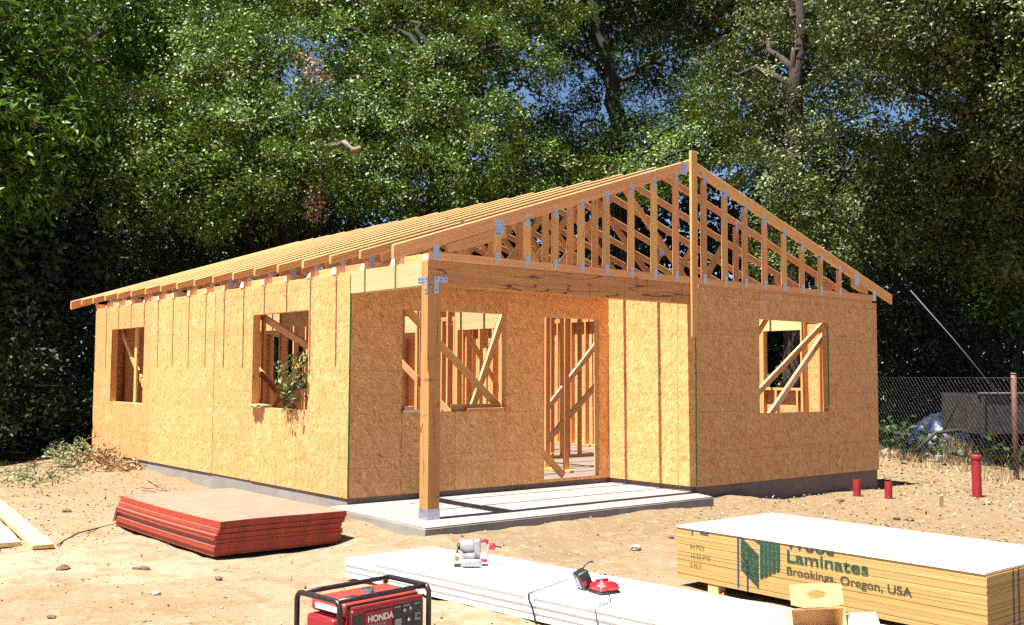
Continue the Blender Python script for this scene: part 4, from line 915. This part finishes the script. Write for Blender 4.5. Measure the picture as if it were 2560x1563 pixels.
o = obj('stake', ease(mesh([(-.035, 0, 0), (.035, 0, 0), (.035, .02, 0), (-.035, .02, 0), (-.033, 0, .15), (.03, 0, .165), (.03, .02, .165), (-.033, .02, .15)], BF, LUMY), .002), Matrix.Translation((6.74, -1.68, hz(6.74, -1.68)-.01)) @ Matrix.Rotation(R(-25), 4, 'Z') @ Matrix.Rotation(R(4), 4, 'X'))
tag(o, 'small pale wooden stake sticking out of the dirt beside the red pipes', 'stake')

# chain link fence
RUST = plain('rusty_pipe', (.15, .062, .045), .7, .2, var=.3, scale=20)
WIRE = plain('fence_wire', (.09, .088, .085), .45, .7)
fa, fb = Vector((9.75, -2.6, 0)), Vector((15.2, 6.98, 0)); fd = (fb-fa).normalized(); flen = (fb-fa).length; FTOP = 1.36
fen = tag(empty('chain_link_fence', (fa.x, fa.y, GZ)), 'chain link fence with rusty posts right of the house', 'fence')
s0 = (Vector((10.78, -.79, 0))-fa).dot(fd)
for k in range(0, 3):
    q = fa+fd*(s0+4.7*k); zz = hz(q.x, q.y); tube('fence_post', [(q.x, q.y, zz-.2), (q.x, q.y, .6), (q.x-.01, q.y, FTOP+.07)], .042, RUST, fen, n=10)
    obj('post_cap', disc_mesh(.048, .02, 10, RUST, .03), Matrix.Translation((q.x-.01, q.y, FTOP+.068)), fen)
dx_ = .055; nz_ = int((FTOP+.2)/dx_); nn = int(flen/dx_); Vw = []; Fw = []
off = Vector((-fd.y, fd.x, 0))*.05; rw = .0014
segs = []
for i in range(nn):
    for j in range(nz_):
        s_ = i*dx_; z_ = FTOP-j*dx_
        e = 1 if (i+j) % 2 == 0 else 0; a = (s_+dx_*(1-e)*.5*2, z_); b = (s_+dx_*e, z_-dx_)
        segs.append((s_ if e else s_+dx_, z_, s_+dx_ if e else s_, z_-dx_))
        segs.append((s_+dx_ if e else s_, z_, s_ if e else s_+dx_, z_-dx_)) if False else None
sg = np.array(segs); base = np.array(fa+off)[None]; fdn = np.array(fd)[None]
A = base+fdn*sg[:, :1]+np.array([[0, 0, 1]])*sg[:, 1:2]; B = base+fdn*sg[:, 2:3]+np.array([[0, 0, 1]])*sg[:, 3:4]
t_ = unit(B-A); nrm_ = np.array(off.normalized())[None]; sd = np.cross(t_, nrm_)
o1, o2, o3 = nrm_*rw, (-nrm_*.5+sd*.87)*rw, (-nrm_*.5-sd*.87)*rw
Vw = np.stack([A+o1, A+o2, A+o3, B+o1, B+o2, B+o3], 1).reshape(-1, 3); b = (np.arange(len(A))*6)[:, None]
Fw = np.concatenate([b+np.array([[0, 1, 4, 3]]), b+np.array([[1, 2, 5, 4]]), b+np.array([[2, 0, 3, 5]])], 1).reshape(-1, 4)
o = obj('wire_mesh', big_mesh(Vw, Fw, WIRE), None, fen); o['kind'] = 'stuff'
tube('tension_wire', [tuple(fa+off+Vector((0, 0, FTOP+.005))), tuple(fb+off+Vector((0, 0, FTOP+.005)))], .003, WIRE, fen, n=5)

# behind the fence: trailer, tarp heap, slanting pole, strip of concrete
TRL = plain('weathered_trailer_steel', (.035, .029, .026), .65, .2, var=.3, scale=6)
c0 = at(2446, 1040, 20.2); TMx = Matrix.Translation((c0.x, c0.y, 0)) @ Matrix.Rotation(CR+R(4), 4, 'Z')
tl = tag(empty('trailer', M=Matrix.Translation((c0.x, c0.y, hz(c0.x, c0.y)))), 'dark steel box trailer behind the fence at the right edge', 'trailer')
rbox('side_panel', 0, 2.6, -.02, .02, .36, 1.08, .008, TRL, tl, TMx); rbox('side_panel', 0, 2.6, 1.3, 1.34, .36, 1.08, .008, TRL, tl, TMx); rbox('end_panel', -.02, .02, .022, 1.298, .36, 1.06, .008, TRL, tl, TMx)
box('floor', .03, 2.58, .022, 1.298, .37, .42, TRL, tl, TMx); tube('top_rail', [(-.02, -.035, 1.08), (1.3, -.035, 1.085), (2.6, -.035, 1.08)], .03, TRL, tl, TMx)
for x in (.06, .9, 1.7, 2.5): box('stake_post', x-.03, x+.03, -.065, -.022, .30, 1.05, TRL, tl, TMx)
for x in (.18, 2.35): box('leg', x-.05, x+.05, .05, .15, hz(c0.x, c0.y)-.05, .36, TRL, tl, TMx)
tube('tow_bar', [(0, .6, .4), (-.5, .6, .35), (-.9, .6, .0)], .035, TRL, tl, TMx)
for y in (-.1, 1.42): drum('wheel', (1.35, y-.08, .1), (1.35, y+.08, .1), .33, BLACK, 24, tl, TMx, .25)
TARP = plain('blue_tarp', (.004, .010, .042), .45, var=.25, scale=5, bumpd=.03)
c1 = at(2370, 1085, 22.4); nt_, mt_ = 22, 12; Vt = []; Ft = []
for i in range(nt_):
    for j in range(mt_):
        a = 2*math.pi*i/nt_; rr = 1-j/(mt_-1); rad = .95*rr**.55*(1+.12*math.sin(3*a+1)+.06*math.sin(7*a)); Vt.append((rad*.95*math.cos(a), rad*.7*math.sin(a), (1-rr**1.6)*.8*(1+.12*math.sin(5*a+j))))
for i in range(nt_):
    for j in range(mt_-1): k = (i+1) % nt_; Ft.append((i*mt_+j, k*mt_+j, k*mt_+j+1, i*mt_+j+1))
o = obj('tarp_heap', mesh(Vt, Ft, TARP, True), Matrix.Translation((c1.x, c1.y, hz(c1.x, c1.y)-.02)) @ Matrix.Rotation(CR, 4, 'Z')); tag(o, 'heap under a deep blue tarp behind the fence', 'tarp')
a_, b_ = at(2276, 726, 20.4), at(2498, 978, 20.1)
o = obj('slanting_pole', tube_mesh([a_, a_.lerp(b_, .5), b_+Vector((.02, 0, -.08))], .009, plain('pale_pole', (.11, .105, .10), .6), 8)); tag(o, 'thin pale pole leaning at a slant from the trailer into the shrubs', 'pole')
c2 = at(2330, 1100, 21.2); CM = Matrix.Translation((c2.x, c2.y, 0)) @ Matrix.Rotation(CR, 4, 'Z')
o = obj('concrete_strip', rbox_mesh(0, 4.5, -.2, .6, -.3, hz(c2.x, c2.y)+.10, .02, SLAB, 1), CM); o['kind'] = 'structure'; o['label'] = 'pale concrete strip behind the fence'

# things on the window sills
def sill_piece(name, label, x0, x1, y0, y1, z0, z1, mat, rz=0, cat='wood scrap'):
    cx, cy = (x0+x1)/2, (y0+y1)/2; M = Matrix.Translation((cx, cy, 0)) @ Matrix.Rotation(rz, 4, 'Z') @ Matrix.Translation((-cx, -cy, 0))
    o = box(name, x0, x1, y0, y1, z0, z1, mat, None, M); return tag(o, label, cat)
sill_piece('sill_plank', 'loose plank lying on the sill of the porch window', 1.62, 2.18, 1.50, 1.585, .9255, .963, LUM)
sill_piece('sill_plank', 'second plank on the porch window sill, behind the first', 1.45, 2.2, 1.592, 1.63, .9255, 1.01, LUM)
sill_piece('wood_block', 'short wood block at the near end of the porch window sill', .72, .83, 1.50, 1.585, .955, 1.0, LUMY)
sill_piece('sill_plank', 'grey stick lying under the block on the porch window sill', .70, 1.1, 1.52, 1.60, .9255, .954, WHITE_RAW, R(2))
for k, (dy_, dz_, rz) in enumerate(((0, 0, 3), (.03, .0105, -9), (-.02, .021, 14), (.02, .031, -4))):
    sill_piece('shim', ('lowest', 'second', 'third', 'topmost')[k]+' pale shim in the small pile on the sunlit window sill', -.07, .09, 3.62+dy_, 3.90+dy_, .9357+dz_, .9455+dz_, LUMY if k % 2 else WHITE_RAW, R(rz), 'shim')
# leafy branch hanging out of the sunlit window
lbz = tag(empty('cut_branch', (0, 2.75, .94)), 'cut leafy branch hanging in the larger window of the sunlit wall', 'branch')
stems = [[(.25, 2.45, 1.62), (.06, 2.62, 1.60), (-.05, 2.85, 1.52), (-.06, 3.1, 1.38)], [(.2, 2.5, 1.58), (-.02, 2.68, 1.42), (-.06, 2.78, 1.15), (-.05, 2.83, .98)], [(.2, 2.47, 1.55), (.0, 2.56, 1.35), (-.04, 2.6, 1.1)], [(-.04, 2.75, 1.3), (-.06, 2.92, 1.2), (-.05, 3.02, 1.1)]]
cl = []
for P_ in stems:
    tube('stem', P_, [.011, .009, .007, .005][:len(P_)], BARK_LIT, lbz, n=5)
    for a, b in zip(P_, P_[1:]): cl += [np.array(a)*(1-t)+np.array(b)*t for t in np.linspace(.2, 1, 5)]
C = np.array(cl[4:]); V, F, T = leaf_cloud(C, np.tile(np.array([[-.5, -.2, -.2]]), (len(C), 1)), 9, .055, .062, .55, droop=.9)
obj('leaves', big_mesh(V, F, LF_GREY, tint=T), None, lbz)

# ================================================================== loose stuff on the ground
def ground_pts(n, x0, x1, y0, y1, sd=None):
    x = rng.uniform(x0, x1, n); y = rng.uniform(y0, y1, n)
    keep = ~((x > -.32) & (x < 8.1) & (y > -.42) & (y < 10.4) & ~((x > 4.05) & (y < -.02)))
    keep &= ~((x > -2.1) & (x < -.75) & (y > .15) & (y < 2.75)); keep &= ~((x > .33) & (x < 1.6) & (y < -2.9) & (y > -5.4))
    x, y = x[keep], y[keep]; return x, y, hills(x, y)
OCT = np.array([(1, 0, 0), (-1, 0, 0), (0, 1, 0), (0, -1, 0), (0, 0, 1), (0, 0, -1)], float); OF = np.array([(0, 2, 4), (2, 1, 4), (1, 3, 4), (3, 0, 4), (2, 0, 5), (1, 2, 5), (3, 1, 5), (0, 3, 5)])
def pebbles(n, area, lo, hi):
    x, y, z = ground_pts(n, *area); n = len(x); s_ = lo+(hi-lo)*rng.uniform(0, 1, n)**4
    V = OCT[None]*rng.uniform(.55, 1.2, (n, 6, 1))*s_[:, None, None]*np.array([1, 1, .6]); a = rng.uniform(0, 6.28, n); c, q = np.cos(a), np.sin(a)
    Vx = V[..., 0]*c[:, None]-V[..., 1]*q[:, None]; Vy = V[..., 0]*q[:, None]+V[..., 1]*c[:, None]
    V = np.stack([Vx+x[:, None], Vy+y[:, None], V[..., 2]+(z+s_*.2)[:, None]], -1).reshape(-1, 3)
    F = (OF[None]+(np.arange(n)*6)[:, None, None]).reshape(-1, 3); return V, F, np.repeat(rng.uniform(0, 1, n), 6)
def tint_mat(name, stops, rough=.9):
    m, t, p = newmat(name); a = N(t, 'Attribute', attribute_name='tint'); t.links.new(ramp(t, a.outputs['Fac'], stops), p.inputs['Base Color']); p.inputs['Roughness'].default_value = rough; p.inputs['Specular IOR Level'].default_value = .15; return m
PEB = tint_mat('pebble', [(0, (.16, .09, .05)), (.5, (.32, .22, .13)), (1, (.52, .45, .36))])
V, F, T = merge([pebbles(5000, (-7, 4, -6.5, 3), .003, .017), pebbles(3500, (-6, -.3, 2, 9), .004, .022), pebbles(4500, (3, 12, -6, 3), .004, .026)])
o = obj('gravel', big_mesh(V, F, PEB, tint=T)); tag(o, 'small stones and clods strewn over the dirt', 'gravel', kind='stuff')
def litter(n, area, size, mat, ratio=.45, lift=.012):
    x, y, z = ground_pts(n, *area); C = np.stack([x, y, z+lift], -1); return leaf_cloud(C, np.tile(np.array([[0, 0, .5]]), (len(C), 1)), 1, .004, size, ratio, up=1.6, out=.3, droop=0)
LITM = leaf_mat('litter_leaf', (.10, .055, .03), (.36, .24, .13), .8, .05, .2)
V, F, T = merge([litter(1500, (-7, 4, -6.5, 3), .035, LITM), litter(1300, (-6, -.3, 2, 9), .05, LITM), litter(3200, (3, 12, -6, 3), .05, LITM), litter(2500, (7.5, 14, -4, 6), .06, LITM)])
o = obj('leaf_litter', big_mesh(V, F, LITM, tint=T)); tag(o, 'dry leaves and wood chips scattered on the dirt', 'leaf litter', kind='stuff')
# brush against the far end of the long wall
def heap(name, label, cat, cx, cy, rx, ry, h, n, size, mat, per=14, kind='stuff', twigs=26):
    a = rng.uniform(0, 6.28, n); r_ = rng.uniform(0, 1, n)**.55; x = cx+rx*r_*np.cos(a); y = cy+ry*r_*np.sin(a)
    z = hills(np.minimum(x, -.05), y)+h*(1-r_**1.5)*rng.uniform(.1, 1, n)+.01; ok = x < -.03; C = np.stack([x, y, z], -1)[ok]
    V, F, T = leaf_cloud(C, np.tile(np.array([[-.2, -.2, .3]]), (len(C), 1)), per, .05, size, .5, up=.7)
    parts = [(V, F, T)]; Vs = []; Fs = []; b0 = 0
    for k in range(twigs):
        i = rng.integers(len(C)); p = Vector(C[i]); q = p+Vector(rng.normal(0, 1, 3)).normalized()*rng.uniform(.25, .8); q.z = max(q.z*.4+p.z*.6, p.z-.02); q.x = min(q.x, -.04)
        m = tube_mesh([p, p.lerp(q, .5)+Vector((0, 0, .02)), q], [.008, .007, .004], None, 4)
        v = np.array([tuple(x.co) for x in m.vertices]); f = [tuple(pl.vertices) for pl in m.polygons if len(pl.vertices) == 4]
        ft = np.array([(q_[0], q_[1], q_[2]) for q_ in f]+[(q_[0], q_[2], q_[3]) for q_ in f]); parts.append((v, ft, np.zeros(len(v)))); bpy.data.meshes.remove(m)
    V, F, T = merge(parts); o = obj(name, big_mesh(V, F, mat, tint=T)); tag(o, label, cat, kind=kind); return o
heap('brush_pile', 'heap of dry leaves and cut twigs against the far end of the wall', 'brush pile', -.3, 8.8, .45, 1.4, .30, 110, .065, LF_DRY)
heap('brush_green', 'pale green cut weeds at the edge of the dry brush heap', 'cut weeds', -.6, 9.6, .5, .8, .45, 60, .07, LF_WEED, twigs=10)
heap('weeds', 'patch of wilted pale green weeds on the dirt left of the brush heap', 'weeds', -1.45, 7.9, .6, .6, .12, 60, .055, LF_WEED, per=8, twigs=8)
heap('weeds', 'thin trail of wilted weeds near the left edge in front of the shrubs', 'weeds', -1.9, 9.1, .7, .5, .15, 36, .055, LF_WEED, per=8, twigs=4)
fl_ = at(86, 1157, 18.2); t = tag(empty('flower', (fl_.x, fl_.y, hz(fl_.x, fl_.y))), 'single crimson flower in front of the dark shrubs', 'flower')
tube('stem', [(fl_.x, fl_.y, hz(fl_.x, fl_.y)), (fl_.x, fl_.y, fl_.z)], .006, LF_SHADE, t, n=5)
V, F, T = leaf_cloud(np.array([tuple(fl_)]), np.array([[0, -.3, .3]]), 14, .012, .04, .8); obj('petals', big_mesh(V, F, plain('petal', (.55, .01, .05), .6), tint=T), None, t)
# sticks leaning by the foundation
for lab, a, b in (('long thin stick leaning against the foundation', at(356, 1166, 15.6), at(415, 1222, 14.6)), ('stick lying on the dirt at the corner of the red panel stack', at(350, 1217, 15.0), at(418, 1226, 14.4))):
    o = obj('stick', tube_mesh(wander(a, b, 4, .01), [.011, .01, .009, .008, .007], BARK_LIT, 6)); tag(o, lab, 'stick')
# dry grass along the fence
def grass(name, label, pts, n, h, mat):
    C = np.array([(x, y, hz(x, y)) for x, y in pts]); k = np.repeat(np.arange(len(C)), n); m = len(k)
    b = C[k]+rng.normal(0, .12, (m, 3))*np.array([1, 1, 0]); d = unit(rng.normal(0, .45, (m, 3))*np.array([1, 1, 0])+np.array([0, 0, 1.0])); ln = (h*rng.uniform(.5, 1.2, m))[:, None]; sd = unit(np.cross(d, rng.normal(0, 1, (m, 3))))*.006
    V = np.stack([b-sd, b+sd, b+d*ln], 1).reshape(-1, 3); F = np.arange(m*3).reshape(-1, 3); o = obj(name, big_mesh(V, F, mat, tint=np.repeat(rng.uniform(0, 1, m), 3))); tag(o, label, 'dry grass', kind='stuff')
GRS = leaf_mat('dry_grass', (.16, .10, .05), (.42, .31, .17), .8, .1, .2)
gp = [tuple((fa+fd*s_+Vector((rng.normal(0, .25), rng.normal(0, .25), 0))).xy) for s_ in np.linspace(1.5, 9.5, 46)]
grass('dry_grass', 'dry straw coloured grass along the foot of the fence', gp, 26, .24, GRS)
q = at(2400, 1080, 20.6); grass('dry_grass', 'taller tuft of dry grass behind the fence in front of the tarp', [(q.x+rng.normal(0, .18), q.y+rng.normal(0, .18)) for _ in range(14)], 40, .55, GRS)
# single stones and clods
ROCK = plain('stone', (.36, .28, .20), .9, var=.25, scale=25, bumpd=.01); CLOD = plain('dark_clod', (.13, .078, .046), .95, var=.3, scale=25, bumpd=.01)
def rock(label, u, v, d, r, mat, cat='stone', flat=.65, name='stone'):
    p = at(u, v, d); bm = bmesh.new(); bmesh.ops.create_icosphere(bm, subdivisions=2, radius=1); r *= .8
    ph = rng.uniform(0, 6, 6)
    for vv in bm.verts:
        c = vv.co; k = 1+.22*math.sin(c.x*2.3+ph[0])+.16*math.sin(c.y*3.1+ph[1])+.14*math.sin(c.z*3.7+ph[2]); vv.co = c*k*r*rng.uniform(.8, 1.12); vv.co.z *= flat; vv.co.x *= 1.25
    me = bpy.data.meshes.new('m'); bm.to_mesh(me); bm.free(); me.materials.append(mat)
    o = obj(name, me, Matrix.Translation((p.x, p.y, hz(p.x, p.y)+r*flat*.55)) @ Matrix.Rotation(rng.uniform(0, 6), 4, 'Z')); tag(o, label, cat)
def gd(u, v, z=GZ):
    d = fwd + r2*((u-1280)/FPX) + u2*((781.5-v)/FPX); k = (z-CAM.z)/d.z; return k*math.hypot(d.x, d.y)
for lab, u, v, r, m_, nm in (('round pale stone at the foot of the red panel stack', 752, 1356, .038, ROCK, 'stone'), ('dark brown clod left of the red panel stack', 168, 1284, .055, CLOD, 'clod'), ('ragged dark clod in front of the two planks', 160, 1428, .06, CLOD, 'clod'),
     ('dark clod in front of the red panel stack, the larger', 352, 1426, .065, CLOD, 'clod'), ('small flat dark clod between panel stack and generator', 547, 1447, .045, CLOD, 'clod'), ('pale brown stone at the bottom left of the dirt', 385, 1492, .05, ROCK, 'stone'), ('dark pebble near the bottom left corner', 130, 1543, .03, CLOD, 'clod'),
     ('stone on the dirt between the white boards and the plywood', 1376, 1418, .035, ROCK, 'stone'), ('pale stone left of the plywood bundle corner', 1590, 1372, .05, ROCK, 'stone'), ('brown stone touching the plywood bundle corner', 1678, 1350, .045, CLOD, 'stone'), ('large pale rock just right of the end wall', 2222, 1150, .2, ROCK, 'rock'),
     ('left one of two dark clods behind the plywood bundle', 2240, 1297, .05, CLOD, 'clod'), ('right one of two dark clods behind the plywood bundle', 2272, 1297, .05, CLOD, 'clod'), ('dark clod near the short pipe stubs', 2100, 1255, .06, CLOD, 'clod'), ('flat pale stone beside the tall pipe', 2470, 1262, .06, ROCK, 'stone')):
    rock(lab, u, v, gd(u, v), r, m_, 'rock' if nm == 'rock' else nm, name=nm)
